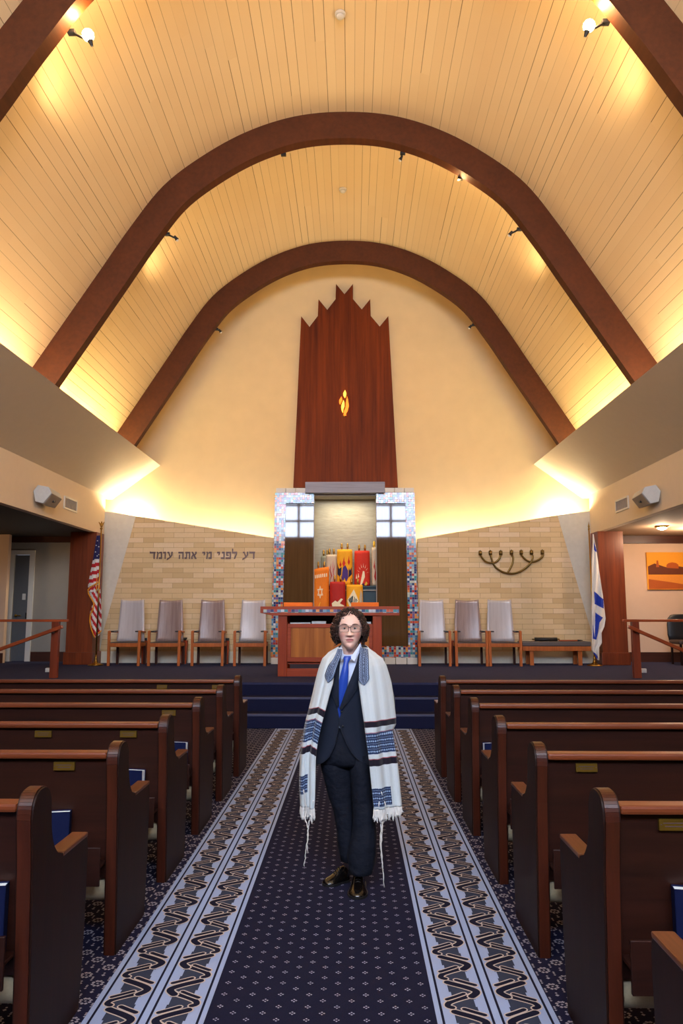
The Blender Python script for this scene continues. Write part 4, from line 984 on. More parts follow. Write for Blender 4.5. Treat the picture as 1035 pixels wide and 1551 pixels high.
# --- skin materials
k = NT('skin'); k.put(k.b.inputs['Subsurface Weight'], .12); k.b.inputs['Subsurface Radius'].default_value = (.012, .005, .003); k.b.inputs['Subsurface Scale'].default_value = 1
n = k.noise(k.obj(), 40, 3); _x, _y, _z = k.xyz(k.obj())
_rx = W(530, 950, Y=YB-.02).x-man.location.x; _rz = sz(982.5)
def blob(cx, cz, rx, rz):
    a = k.math('DIVIDE', k.math('SUBTRACT', _x, cx), rx); b = k.math('DIVIDE', k.math('SUBTRACT', _z, cz), rz)
    d = k.math('ADD', k.math('MULTIPLY', a, a), k.math('MULTIPLY', b, b))
    r = k.math('SUBTRACT', 1.0, d); r.node.use_clamp = True
    return k.math('MULTIPLY', r, k.math('LESS_THAN', _y, -.06))
_base = k.mix(n, lin((222, 176, 156)), lin((230, 188, 168)))
for _s in (-1, 1): _base = k.mix(k.math('MULTIPLY', blob(_rx+_s*.046, _rz+.082, .026, .030), .55), _base, lin((222, 142, 132)))
_lip = k.math('MULTIPLY', blob(_rx, _rz+.0555, .025, .0115), 2.2); _lip.node.use_clamp = True
_base = k.mix(k.math('MULTIPLY', _lip, .8), _base, lin((196, 116, 110)))
M['skin'] = k.set(_base, .5)
M['lips'] = plain('lips', (190, 112, 108), .45)
M['blush'] = plain('blush_skin', (224, 168, 154), .5)
M['eye_white'] = plain('eye_white', (226, 222, 218), .25)
M['iris'] = plain('iris', (66, 60, 52), .2)
M['brow'] = plain('eyebrow', (84, 56, 42), .8)
k = NT('curly_hair'); n = k.noise(k.obj(), 60, 3)
M['hair'] = k.set(k.mix(n, lin((24, 12, 9)), lin((84, 46, 34))), .38, spec=.5)
M['hair2'] = plain('hair_under', (28, 16, 13), .8)
k = NT('suit_wool'); n = k.noise(k.obj(), 500, 2); n3 = k.noise(k.obj(), 9, 3)
M['suit'] = k.set(k.mix(k.math('MULTIPLY', k.math('ADD', n, n3), .5), lin((12, 16, 28)), lin((30, 38, 56))), .85, spec=.2, sheen=.15)
k = NT('trouser_wool'); n = k.noise(k.scale(k.obj(), (9, 9, 13)), 1.0, 3, .6); n2 = k.noise(k.scale(k.obj(), (6, 6, 9)), 1.0, 2)
k.bump(k.math('ADD', n, n2), .5, .03); M['suit_trouser'] = k.set(k.mix(n, lin((14, 17, 27)), lin((22, 26, 38))), .85, spec=.2)
M['shirt'] = plain('shirt_cotton', (206, 216, 238), .8, var=.02)
k = NT('tie_satin'); v = k.scale(k.obj(), (1, 1, 1)); x, y, z = k.xyz(v); q = k.math('SINE', k.math('MULTIPLY', k.math('ADD', x, z), 420.0)); q2 = k.math('SINE', k.math('MULTIPLY', k.math('SUBTRACT', x, z), 420.0))
M['tie'] = k.set(k.mix(k.math('GREATER_THAN', k.math('MULTIPLY', q, q2), .45), lin((22, 58, 158)), lin((44, 92, 190))), .38, sheen=.2)
M['shoe'] = plain('black_leather', (13, 10, 9), .2, spec=.5, coat=.3)
M['sole'] = plain('shoe_sole', (16, 14, 13), .6)
M['frame'] = plain('glasses_frame', (26, 24, 30), .3)
M['lens'] = None
k = NT('lens_glass'); _t = k.node('ShaderNodeBsdfTransparent'); _g = k.node('ShaderNodeBsdfGlossy'); _g.inputs['Roughness'].default_value = .03; _mx = k.node('ShaderNodeMixShader'); _mx.inputs[0].default_value = .035
k.t.links.new(_t.outputs[0], _mx.inputs[1]); k.t.links.new(_g.outputs[0], _mx.inputs[2]); k.t.links.new(_mx.outputs[0], k.n['Material Output'].inputs['Surface']); M['lens'] = k.m
# --- head: a dense shaped grid
hc = pw(530, 950, YB-.02); cz0 = sz(982.5); HT = .235          # chin height, head height
HX, HY = hc.x, YB-.01
wt = [(0, .022), (.04, .031), (.12, .045), (.22, .058), (.35, .070), (.5, .078), (.65, .081), (.78, .074), (.88, .062), (.95, .043), (1, .004)]
ft = [(0, .070), (.05, .084), (.15, .090), (.3, .090), (.45, .089), (.55, .092), (.7, .092), (.82, .080), (.92, .054), (1, .004)]
bt = [(0, .000), (.08, .030), (.2, .062), (.35, .086), (.5, .100), (.65, .104), (.8, .090), (.92, .058), (1, .004)]
def sm(tab, x):   # smooth lookup
    e = .02; return (interp(tab, x-e)+2*interp(tab, x)+interp(tab, min(1, x+e)))/4
g = lambda d, s: math.exp(-(d/s)**2/2)
def face_y(x, h, y):
    """front relief in metres (towards the camera = negative y)"""
    ax = abs(x); r = 0; h = sum(interp([(0, 0), (.24, .21), (.346, .345), (.523, .515), (.62, .60), (1, 1)], h+.012*e) for e in range(-4, 5))/9
    nz = 0
    if .31 < h < .60:
        t = (.60-h)/.26; amp = .005+.024*max(0, min(1, t))**1.3
        if h < .345: amp *= max(0, (h-.31)/.035)
        nz = amp*g(ax, .0075+.004*max(0, t))
    nz += .009*g(ax-.013, .006)*g(h-.352, .022)
    r += nz
    r -= .011*g(ax-.031, .014)*g(h-.515, .045)
    r += .005*g(ax-.026, .02)*g(h-.60, .03)
    r += .005*g(ax-.042, .018)*g(h-.38, .07)
    r += .0065*g(ax, .014)*g(h-.238, .014)+.0075*g(ax, .013)*g(h-.182, .015)
    r -= .0045*g(ax, .014)*g(h-.210, .0065)
    r -= .003*g(ax, .014)*g(h-.135, .02)+.002*g(ax, .004)*g(h-.285, .03)
    r += .008*g(ax, .018)*g(h-.06, .045)
    return -r
m = MB(); NA, NH = 88, 96; rings = []
for i in range(NH+1):
    h = i/NH; w, f, b = sm(wt, h), sm(ft, h), sm(bt, h); R_ = []
    for j in range(NA):
        a = 2*PI*j/NA; sn, cs = math.sin(a), math.cos(a)
        x = w*math.copysign(abs(sn)**.92, sn); y = -(f if cs > 0 else b)*math.copysign(abs(cs)**(.86 if cs > 0 else 1), cs)
        if cs > 0: y += face_y(x, h, y)*min(1, cs*2.2)
        R_.append(Vector((HX+x, HY+y, cz0+HT*h)))
    rings.append(R_)
m.ring(rings)
fc = len(m.f)
for idx in range(NH*NA):
    i, j = divmod(idx, NA); h = (i+.5)/NH; a = 2*PI*(j+.5)/NA
    if math.cos(a) > 0:
        x = abs(wt and rings[i][j].x-HX)
        if False and (.172 < h < .212 and x < .022*(1-((h-.192)/.03)**2)**.5) or (.212 <= h < .250 and x < .022-(h-.212)*.35): m.mi[idx] = 1
        elif False and .24 < h < .42 and .028 < x < .058 and ((x-.043)/.015)**2+((h-.33)/.085)**2 < 1: m.mi[idx] = 2
# neck continues the same mesh
nx_ = sx(526, 990)
m.ring([[Vector((nx_+(HX-nx_)*t+(.051+.004*(1-t))*math.cos(2*PI*q/32), HY+.022+.02*(1-t)+.055*math.sin(2*PI*q/32), cz0-.085+.125*t)) for q in range(32)] for t in (0, .25, .5, .75, 1)])
# ears
for s in (-1, 1):
    ex = HX+s*.074; ez = cz0+HT*.44
    m.ring([[Vector((ex+s*(.004+.014*o_), HY+.012+(.017-.010*o_*0)*math.cos(2*PI*q/20)*sc_, ez+.031*math.sin(2*PI*q/20)*sc_-.003*math.cos(2*PI*q/20))) for q in range(20)] for o_, sc_ in ((-.5, .8), (.3, .95), (.9, 1.0), (1.0, .8), (.6, .55), (.5, .2))])
body = m.build('head', ['skin', 'lips', 'blush'], man)
for s in (-1, 1):
    ex, ey, ez = HX+s*.0305, HY-.0745, cz0+HT*.523
    e = MB().ball((ex, ey+.004, ez), .0125, seg=20, rings=14).build('eye', 'eye_white', man)
    MB().ball((ex, ey-.0065, ez-.0003), .0066, seg=14, rings=8, sy=.45).build('iris', 'iris', e)
    # lids
    lid = MB(); 
    for up, zc_ in ((1, .0080), (-1, -.0070)):
        rr = []
        for q in range(9):
            t = -1+2*q/8; x = ex+t*.0168; y = ey+.004-.0135*math.cos(t*1.1); z = ez+zc_*math.cos(t*1.35)
            rr.append((x, y, z))
        lid.tube(rr, [.0010+.0009*math.cos((-1+2*q/8)*1.4) for q in range(9)], 8)
    lid.build('eyelids', 'skin', e)
    br = [(HX+s*(.014+.036*t), HY-.094+.014*t*t, cz0+HT*(.612+.028*math.sin(t*2.2)-.012*t)) for t in [i/8 for i in range(9)]]
    MB().tube(br, [.0018, .0028, .0033, .0034, .0032, .0028, .0022, .0016, .0010], 6).build('eyebrow', 'brow', man)
# mouth line
MB().tube([(HX+x, HY-.0935-.004*g(x, .02)+abs(x)**2*5, cz0+HT*.2405+.0006*math.cos(x*160)+.05*x*x*20) for x in [-.022+.00275*i for i in range(17)]], .0009, 5).build('mouth_line', 'hair2', man)
# nostrils
m = MB()
for s in (-1, 1): m.ball((HX+s*.0075, HY-.1035, cz0+HT*.338), .0028, seg=8, rings=6, sx=1.2, sz=.7)
m.build('nostrils', 'hair2', man)
# --- glasses
gl = MB(); gy = HY-.104; gz = cz0+HT*.513
def rrect(cx, cz_, w, h, r, n=5):
    P = []
    for (sx_, sz_, a0) in ((1, 1, 0), (-1, 1, PI/2), (-1, -1, PI), (1, -1, 1.5*PI)):
        for i in range(n+1):
            a = a0+PI/2*i/n; P.append((cx+sx_*(w-r)+r*math.cos(a), cz_+sz_*(h-r)+r*math.sin(a)))
    return P
lens = MB()
for s in (-1, 1):
    P = rrect(HX+s*.0345, gz, .0285, .0175, .008)
    pts = [Vector((x, gy+abs(x-HX)*.16, z)) for x, z in P]; gl.tube(pts+[pts[0], pts[1]], .0014, 6, caps=False)
    lens.add(pts, [list(range(len(pts)))]).add([q+Vector((0, .0015, 0)) for q in pts], [list(range(len(pts)))])
    gl.tube([(HX+s*.063, gy+.010, gz+.009), (HX+s*.079, gy+.026, gz+.009), (HX+s*.084, HY+.0, gz+.006), (HX+s*.079, HY+.03, gz-.006)], .002, 6)
gl.tube([(HX-.0065, gy, gz+.007), (HX, gy-.002, gz+.010), (HX+.0065, gy, gz+.007)], .002, 6)
gg = gl.build('glasses', 'frame', man); lens.build('lenses', 'lens', gg, fix=False)
# --- hair: under-volume and curls
rnd = random.Random(3)
hz = cz0+HT*.585
def hairR(d):
    """outer hair surface radius from the head centre along unit direction d"""
    x, y, z = d
    rx = .098 if z > 0 else .112-.004*z; ry = .116; rz = .098 if z > 0 else .150
    return 1/math.sqrt((x/rx)**2+(y/ry)**2+(z/rz)**2)
def isface(p):
    """point (relative to head centre) lies over the open face"""
    x, y, z = p; h = (z+hz-cz0)/HT
    if y > -.028: return False
    lim = interp([(-.2, .060), (.0, .066), (.25, .072), (.5, .076), (.66, .066), (.78, .046), (.85, .026), (.89, .010), (.90, 0)], h)
    return abs(x-.004) < lim+.004
um = MB(); rr = []
NU, NV = 40, 26; vs = {}
for i in range(NV+1):
    th = PI*i/NV*.80
    for j in range(NU):
        a = 2*PI*j/NU; d = Vector((math.sin(th)*math.sin(a), -math.sin(th)*math.cos(a), math.cos(th))); vs[(i, j)] = d*hairR(d)*.86
fs = []; V_ = []; ix = {}
for kk, p in vs.items(): ix[kk] = len(V_); V_.append(Vector((HX, HY+.008, hz))+p)
for i in range(NV):
    for j in range(NU):
        q = [(i, j), (i, (j+1) % NU), (i+1, (j+1) % NU), (i+1, j)]
        if not any(isface(vs[z]) for z in q): fs.append([ix[z] for z in q])
um.add(V_, fs, smooth=True)
hair = um.build('hair', 'hair2', man, fix=False)
cm = MB(); cnt = 0
M['hair_a'] = plain('curl_dark', (24, 13, 10), .4); M['hair_b'] = plain('curl_mid', (52, 29, 22), .38); M['hair_c'] = plain('curl_light', (92, 54, 40), .36)
while cnt < 2600:
    z = rnd.uniform(-1, 1); a = rnd.uniform(0, 2*PI); r = math.sqrt(1-z*z); d = Vector((r*math.cos(a), r*math.sin(a), z))
    if z < -.80: continue
    R0 = hairR(d); p = d*R0*rnd.uniform(.86, 1.04)
    if isface(p): continue
    if p.z+hz < cz0-.005: continue
    cnt += 1
    ax1 = (Vector((rnd.gauss(0, .5), rnd.gauss(0, .5), -1))+d*.2).normalized()
    u = ax1.orthogonal().normalized(); w_ = ax1.cross(u); rc = rnd.uniform(.004, .0085); L = rnd.uniform(.012, .026); turns = rnd.uniform(1.0, 1.8); ph = rnd.uniform(0, 6.28)
    n_ = 12; pts = []
    for q in range(n_):
        t = q/(n_-1); an = ph+2*PI*turns*t
        pts.append(Vector((HX, HY+.008, hz))+p+ax1*(t-.5)*L+(u*math.cos(an)+w_*math.sin(an))*rc)
    cm.tube(pts, [.0010]+[.0020]*(n_-2)+[.0006], 5, mi=rnd.choice((0, 0, 1, 1, 2)))
cm.build('curls', ['hair_a', 'hair_b', 'hair_c'], hair, fix=False)
# --- torso (shirt under, jacket over)
def row(cx, cy, w, f, b, z, n=48, a0=0, a1=2*PI, p=.8):
    R_ = []
    for j in range(n):
        a = a0+(a1-a0)*j/(n if abs(a1-a0-2*PI) < 1e-6 else n-1); sn, cs = math.sin(a), math.cos(a)
        R_.append(Vector((cx+w*math.copysign(abs(sn)**p, sn), cy-(f if cs > 0 else b)*math.copysign(abs(cs)**p, cs), z)))
    return R_
cxs = [(.70, sx(517, 1140)), (.95, sx(521, 1080)), (1.12, sx(525, 1040)), (1.28, sx(528, 1000)), (1.42, sx(529, 985))]
TR = [(.70, .160, .105, .12), (.80, .158, .112, .125), (.92, .150, .115, .118), (1.04, .156, .118, .115), (1.14, .166, .120, .118), (1.21, .172, .112, .116), (1.26, .160, .098, .105), (1.295, .118, .075, .088), (1.325, .075, .055, .07), (1.345, .060, .048, .062)]
def T_(z): return interp(cxs, z)
MB().ring([row(T_(z), YB, w-.012, f-.012, b-.012, z) for z, w, f, b in TR if .75 < z < 1.32]+[[Vector((p.x, p.y, 1.352+.5*(p.y-HY-.025))) for p in row(T_(1.37), HY+.025, .056, .054, .058, 1.37)]]).build('shirt', 'shirt', man)
# collar
for s, pts in ((-1, [(517, 978.5), (521.6, 993.5), (517.5, 1001), (512.5, 986)]), (1, [(546.5, 974), (531.5, 995.5), (537, 1002), (548.5, 983)])):
    q = [pw(a, b, YB-.105-.0*i) for i, (a, b) in enumerate(pts)]
    q[0].y = YB-.055; q[3].y = YB-.05; q[1].y = YB-.112; q[2].y = YB-.112
    MB().add(q+[v+Vector((0, .006, 0)) for v in q], [(0, 1, 2, 3), (7, 6, 5, 4), (0, 4, 5, 1), (1, 5, 6, 2), (2, 6, 7, 3), (3, 7, 4, 0)]).build('collar_flap', 'shirt', man)
# tie
def tierow(px, py, hw, y, n=9): 
    c = pw(px, py, y); return [Vector((c.x+hw*(-1+2*j/(n-1)), y-.010*(1-(-1+2*j/(n-1))**2), c.z)) for j in range(n)]+[Vector((c.x+hw*(1-2*j/(n-1)), y+.004, c.z)) for j in range(n)]
tr = [tierow(526.5, 993.5, .021, YB-.107), tierow(526, 997, .024, YB-.112), tierow(525, 1002, .016, YB-.115), tierow(524, 1005, .015, YB-.120), tierow(522.5, 1018, .023, YB-.129), tierow(520, 1034, .028, YB-.132), tierow(517, 1052, .029, YB-.124), tierow(514.5, 1070, .028, YB-.110), tierow(513, 1088, .026, YB-.108), tierow(511.5, 1098, .004, YB-.108)]
MB().ring(tr).build('tie', 'tie', man)
# jacket with an open V
VG = [(1.345, .062), (1.30, .058), (1.21, .050), (1.12, .036), (1.04, .020), (.985, .004), (.955, -.004), (.90, .008), (.82, .034), (.76, .066), (.725, .10), (.70, .15)][::-1]
VC = [(.70, sx(520, 1150)), (.95, sx(514, 1072)), (1.12, sx(519, 1035)), (1.28, sx(528, 1000)), (1.42, sx(530, 985))]
rings = []
ZS = [.70+.645*i/36 for i in range(37)]
def ti(c, z): return interp([(r[0], r[c]) for r in TR], z)
for z in ZS:
    w, f, b = ti(1, z)+.006, ti(2, z)+.008, ti(3, z)+.006; fl_ = .02*max(0, (.86-z)/.16)
    cx = T_(z); gx = interp(VG, z); vc = interp(VC, z)
    xl_, xr_ = vc-gx-cx, vc+gx-cx
    fa = lambda x: math.asin(max(-1, min(1, math.copysign(abs(x/(w+fl_))**(1/.8), x))))
    a0, a1 = fa(xr_), 2*PI+fa(xl_)
    rings.append(row(cx, YB, w+fl_, f+fl_*.5, b+fl_*.5, z, 60, a0, a1))
jk = MB().ring(rings, closed=False).build('jacket', 'suit', man, fix=False)
s_ = jk.modifiers.new('thick', 'SOLIDIFY'); s_.thickness = .006; s_.offset = 1
# lapels
for sd, P in ((-1, [((517, 990), (510, 990)), ((515.5, 1000), (505, 1003)), ((514.5, 1015), (502, 1021)), ((513.7, 1030), (501.5, 1036)), ((513.6, 1050), (504, 1054)), ((514, 1068), (511, 1070))]), (1, [((545, 988), (549, 992)), ((541, 1002), (552, 1005)), ((535, 1018), (549, 1026)), ((528.5, 1034), (540, 1045)), ((521.5, 1052), (528, 1062)), ((514.5, 1072), (517, 1075))])):
    def jy(px, py, o=.014):
        v = pw(px, py, YB-.11); z = v.z; x = v.x-T_(z); w, f = ti(1, z)+.006, ti(2, z)+.008; c_ = max(0, 1-min(1, abs(x/w))**2.5)**.4
        return Vector((v.x, YB-f*c_-o, z))
    A = [jy(*a) for a, b in P]; B = [jy(*b, o=.018) for a, b in P]; n_ = len(A)
    m = MB().add(A+B, [(i, i+1, n_+i+1, n_+i) for i in range(n_-1)], smooth=True)
    lp = m.build('lapel', 'suit', jk, fix=False); q = lp.modifiers.new('t', 'SOLIDIFY'); q.thickness = .004
for px, py in ((517.5, 1078), (519.5, 1100)):
    v = pw(px, py, YB-.13); MB().lathe([(.001, 0), (.009, 0), (.009, .004), (.001, .005)], (0, 0, 0), 14)
    m = MB().lathe([(.001, 0), (.0065, 0), (.0065, .002), (.001, .003)], (0, 0, 0), 14)
    for p in m.v: p.xyz = (v.x+p.x, YB-ti(2, v.z)-.018-p.z, v.z+p.y)
    m.build('button', 'black', jk)
# sleeves, reaching to the trouser pockets, and hands
def sleeve(pts, rr): MB().tube(spline(pts, 5), [interp([(i/(len(rr)-1), r) for i, r in enumerate(rr)], j/(5*(len(pts)-1))) for j in range(5*(len(pts)-1)+1)], 16).build('sleeve', 'suit', jk)
SL = pw(495, 1003, YB); SR = pw(573, 1001, YB)
hands = []
for s, sh, el, wr in ((-1, pw(499, 1004, YB), pw(485, 1062, YB+.05), pw(487, 1112, YB-.03)), (1, pw(570, 1002, YB), pw(587, 1062, YB+.05), pw(575, 1112, YB-.03))):
    sleeve([sh+Vector((-s*.02, 0, .0)), sh+Vector((s*.008, .01, -.06)), el, (el+wr)/2+Vector((s*.004, 0, 0)), wr], [.052, .056, .046, .042, .036])
    m = MB(); hd = Vector((-s*.10, -.05, -1)).normalized(); side = Vector((-s*.1, -1, .05)).normalized(); nrm = hd.cross(side).normalized()
    m.ring([[wr+hd*t+side*(w_*math.cos(2*PI*q/16))+nrm*(th_*math.sin(2*PI*q/16)) for q in range(16)] for t, w_, th_ in ((-.02, .024, .02), (.01, .026, .018), (.04, .037, .016), (.075, .040, .015), (.092, .036, .011))])
    for i, (o, L) in enumerate(((-.028, .056), (-.010, .066), (.009, .072), (.027, .064))):
        b0 = wr+hd*.082+side*o
        m.tube([b0, b0+hd*L*.45+nrm*(-s)*.004, b0+hd*L*.75+nrm*(-s)*.012, b0+hd*L*.95+nrm*(-s)*.022], [.0088, .0084, .0078, .0055], 8)
    b0 = wr+hd*.03+side*.03; m.tube([b0, b0+hd*.025+side*.018, b0+hd*.05+side*.022+nrm*(-s)*.006], [.011, .010, .007], 8)
    m.build('hand', 'skin', man)
# --- trousers
def legrow(pxl, pxr, py, cy, dp, Yr=YB, n=28):
    a, b = W(pxl, py, Y=Yr), W(pxr, py, Y=Yr); cx = (a.x+b.x)/2; w = (b.x-a.x)/2
    return [Vector((cx+w*math.sin(2*PI*j/n), cy-dp*math.cos(2*PI*j/n)*(1+.03*math.sin(5*2*PI*j/n+py*.05)), a.z)) for j in range(n)]
m = MB()
m.ring([legrow(*r) for r in ((482, 556, 1085, YB, .10), (479, 557, 1118, YB, .11), (479.5, 560, 1140, YB, .115), (483, 562, 1152, YB, .108), (487, 561, 1158, YB, .09))])
wob = lambda py, a: a*math.sin(py*.16)+a*.6*math.sin(py*.37+1)
m.ring([legrow(l+wob(py, .5), r+wob(py+9, .5), py, cy, dp) for l, r, py, cy, dp in ((482, 534, 1140, YB+.01, .098), (487.5, 533, 1166, YB+.01, .092), (491, 533.5, 1182, YB+.015, .086), (497.5, 534, 1208, YB+.02, .08), (504, 536, 1228, YB+.03, .073), (507.5, 538, 1244, YB+.035, .07), (509.6, 538.5, 1262, YB+.04, .068), (511.5, 539, 1280, YB+.045, .068), (514, 539, 1296, YB+.045, .066), (515.5, 539, 1306, YB+.045, .064))])
m.ring([legrow(l+wob(py, .6), r+wob(py+5, .7), py, cy, dp) for l, r, py, cy, dp in ((528, 562.5, 1140, YB-.01, .098), (530, 563, 1166, YB-.015, .094), (531.5, 563.5, 1182, YB-.02, .088), (533, 566, 1208, YB-.03, .082), (534.5, 568.5, 1228, YB-.035, .077), (535, 570, 1246, YB-.04, .074), (532, 570.5, 1262, YB-.045, .075), (528.5, 570.5, 1276, YB-.05, .077), (526.5, 569, 1290, YB-.05, .078), (527, 567, 1302, YB-.05, .077), (528, 565.5, 1312, YB-.045, .077), (528.5, 565, 1317, YB-.045, .077))])
m.build('trousers', 'suit_trouser', man)
# --- shoes
def shoe(heel, toe, wmul=1.0):
    heel = Vector(heel); toe = Vector(toe); d = (toe-heel); L = d.length; d.normalize(); sd_ = Vector((d.y, -d.x, 0)); m = MB(); rg = []
    for t, w_, h_ in ((0, .018, .05), (.04, .032, .075), (.18, .036, .095), (.35, .037, .088), (.5, .041, .068), (.65, .047, .052), (.8, .046, .044), (.92, .036, .036), (.985, .020, .026), (1.0, .006, .018)):
        c = heel+d*L*t; R_ = []
        for q in range(20):
            a = 2*PI*q/20; cs, sn = math.cos(a), math.sin(a)
            z = .014+(h_-.014)*(sn if sn > 0 else 0); R_.append(c+sd_*(w_*wmul*math.copysign(abs(cs)**.7, cs)*(1-.25*max(0, sn)))+Vector((0, 0, z)))
        rg.append(R_)
    so_ = m.ring(rg).build('shoe', 'shoe', man)
    m2 = MB(); rg = []
    for t, w_ in ((-.015, .02), (.04, .036), (.2, .039), (.35, .038), (.5, .043), (.65, .050), (.8, .049), (.92, .039), (.99, .022), (1.02, .006)):
        c = heel+d*L*t; rg.append([c+sd_*w_*wmul*k_+Vector((0, 0, z_)) for k_, z_ in ((-1, .005), (1, .005), (1, .017), (-1, .017))])
    m2.ring(rg, smooth=False).build('sole', 'sole', so_)
    ml = MB()
    for t in (.36, .43, .50, .57):
        c = heel+d*L*t; h_ = interp([(.35, .088), (.5, .068), (.65, .052)], t)
        ml.tube([c-sd_*.016+Vector((0, 0, h_-.004)), c+Vector((0, 0, h_+.003)), c+sd_*.016+Vector((0, 0, h_-.004))], .0022, 5)
    ml.build('laces', 'black', so_)
s1h = W(527, 1322, Z=0); s1t = W(490.5, 1332, Z=0)
shoe((s1h.x, YB+.10, 0), (s1t.x+.005, 4.66, 0))
s2 = W(543, 1364, Z=0); shoe((s2.x+.005, YB+.055, 0), (s2.x-.006, s2.y, 0), 1.15)
# --- prayer shawl
rowsT = [  # py, xoL, xiL, xiR, xoR, front offset
 (981, 513, 518.5, 545, 557, .045), (985, 506, 517.5, 545.5, 561, .075), (990, 497, 515, 545, 569, .105), (997, 489.5, 512, 544.3, 579, .130), (1007, 485.5, 509.5, 543.8, 584.5, .150), (1018, 482, 506.5, 543.6, 588, .158), (1032, 478.5, 504, 543.8, 592, .162), (1048, 475, 499, 546, 594.5, .166), (1062, 471.5, 495.5, 548, 596.2, .17), (1074, 468.5, 492, 549.8, 597.5, .172), (1085, 465.5, 489, 551.5, 598.8, .174), (1094, 463.3, 487, 552.8, 598.8, .175), (1103, 461.5, 485, 553.8, 594.5, .175),
 (1112, 461.2, 483, 554.8, 594.8, .172), (1120, 459.8, 481.5, 556, 596.2, .17), (1132, 457.6, 479.5, 557.8, 598.3, .168), (1144, 456.6, 478.8, 559.3, 600.2, .165), (1160, 455.8, 478.6, 560.8, 602.2, .162), (1176, 455.2, 478.3, 562.3, 603.8, .16), (1192, 455.6, 478, 563.8, 605.2, .158), (1205, 456.3, 477.4, 565.2, 606.5, .156), (1214, 456.8, 476.5, 566.3, 607.3, .155)]
NF, NB = 16, 40
def colrows():
    out_ = []
    sub = 4
    T2 = []
    for a, b in zip(rowsT, rowsT[1:]):
        for q in range(sub): T2.append(tuple(x+(y-x)*q/sub for x, y in zip(a, b)))
    T2.append(rowsT[-1])
    for py, xoL, xiL, xiR, xoR, fo in T2:
        z = sz(py); t = (py-981)/233; R_ = []; yF = YB-fo
        il_, ol_, ir_, or_ = sx(xiL, py, yF), sx(xoL, py, YB-.03), sx(xiR, py, yF), sx(xoR, py, YB-.03)
        fold = .006+.016*min(1, t*1.6)
        for j in range(NF+1):
            u = j/NF; x = il_+(ol_-il_)*u
            y = yF+(fo-.03)*(u**3)*(.9 if py < 1106 else .55)-fold*(math.sin(u*PI*2.6+.6)+.45*math.sin(u*PI*7+t*3))*(1-u*.3)
            R_.append(Vector((x, y, z+(.018*math.sin(u*PI*1.0)*min(1, t*2) if False else 0))))
        bl_ = Vector((ol_, R_[-1].y, z)); br_ = Vector((or_, 0, z))
        right = []
        for j in range(NF+1):
            u = j/NF; x = ir_+(or_-ir_)*u
            y = yF+(fo-.03)*(u**3)*(.9 if py < 1106 else .55)-fold*(math.sin(u*PI*2.2+.3)+.45*math.sin(u*PI*6.2+t*2))*(1-u*.3)
            right.append(Vector((x, y, z)))
        bk = .075+.075*min(1, t*8); yb0 = R_[-1].y; cxm = (ol_+or_)/2; hw = (or_-ol_)/2
        for j in range(1, NB):
            a = PI*j/NB; wv = 1+.03*math.sin(j*.9)*min(1, t*3)
            x = cxm-hw*math.cos(a)*(1 if abs(math.cos(a)) > .95 else wv); y = yb0+(YB+bk-yb0)*math.sin(a)**.75*wv
            R_.append(Vector((x, y, z+(.0 if py > 990 else .022*math.sin(a)))))
        R_ += right[::-1]; out_.append((py, R_))
    return out_
TRW = colrows()
k = NT('shawl_wool'); u0, v, w_ = k.xyz(k.uv()); w_uv = k.math('GREATER_THAN', u0, 50.0); u = k.math('SUBTRACT', u0, k.math('MULTIPLY', w_uv, 100.0))
def band(c, a, b): return k.math('MULTIPLY', k.math('GREATER_THAN', c, a), k.math('LESS_THAN', c, b))
# v is the height scale of the cloth, u runs across
navy = k.math('MAXIMUM', band(v, 1087, 1095), band(v, 1142, 1151.5))
left_ = k.math('GREATER_THAN', w_uv, .5)
deco = k.math('MAXIMUM', band(v, 1103.5, 1134), k.math('MULTIPLY', band(v, 1184, 1211), band(u, k.math('MULTIPLY', left_, .5), k.math('MULTIPLY_ADD', left_, .6, .66))))
tri = k.math('ABSOLUTE', k.math('SUBTRACT', k.math('FRACT', k.math('MULTIPLY', u, 14.0)), .5))
lines = k.math('ABSOLUTE', k.math('SUBTRACT', k.math('FRACT', k.math('DIVIDE', k.math('SUBTRACT', v, 1103.5), 7.6)), .5))
pat = k.math('LESS_THAN', k.math('ADD', k.math('MULTIPLY', lines, 1.1), k.math('MULTIPLY', tri, .5)), .24)
dotl = k.math('MULTIPLY', k.math('GREATER_THAN', k.math('FRACT', k.math('MULTIPLY', u, 30.0)), .55), k.math('GREATER_THAN', lines, .44))
wool = k.mix(k.noise(k.obj(), 300, 2), lin((186, 194, 197)), lin((204, 212, 214)))
wool = k.mix(k.math('MULTIPLY', k.math('GREATER_THAN', k.math('SINE', k.math('MULTIPLY', u, 60.0)), .97), .25), wool, lin((236, 238, 240)))
dc_ = k.mix(k.math('MAXIMUM', pat, dotl), lin((30, 44, 78)), lin((140, 164, 196)))
c1 = k.mix(navy, wool, lin((24, 18, 32))); c1 = k.mix(deco, c1, dc_)
red = k.math('MAXIMUM', band(v, 1086, 1087), k.math('MAXIMUM', band(v, 1140.8, 1142), band(v, 1102.5, 1103.5)))
c1 = k.mix(red, c1, lin((150, 70, 80)))
M['shawl'] = k.set(c1, .85, spec=.2, sheen=.2)
m = MB(); ncol = 2*(NF+1)+NB-1; vs = []; uv = []
for py, R_ in TRW:
    for j, p in enumerate(R_):
        vs.append(p)
        if j <= NF: uu = 100+j/NF; vv = py+15-7*abs(uu-100.45)*1.6*min(1, max(0, (py-1020)/60))+5
        elif j >= ncol-NF-1: uu = (ncol-1-j)/NF; vv = py+1.5*uu
        else: uu = 100+(j-NF)/8. if j < ncol/2 else (ncol-1-NF-j)/8.; t_ = min(1, max(0, (j-NF)/(NB))); vv = py+(15+5-3.5)*(1-t_)
        uv.append((uu, vv))
fs = []
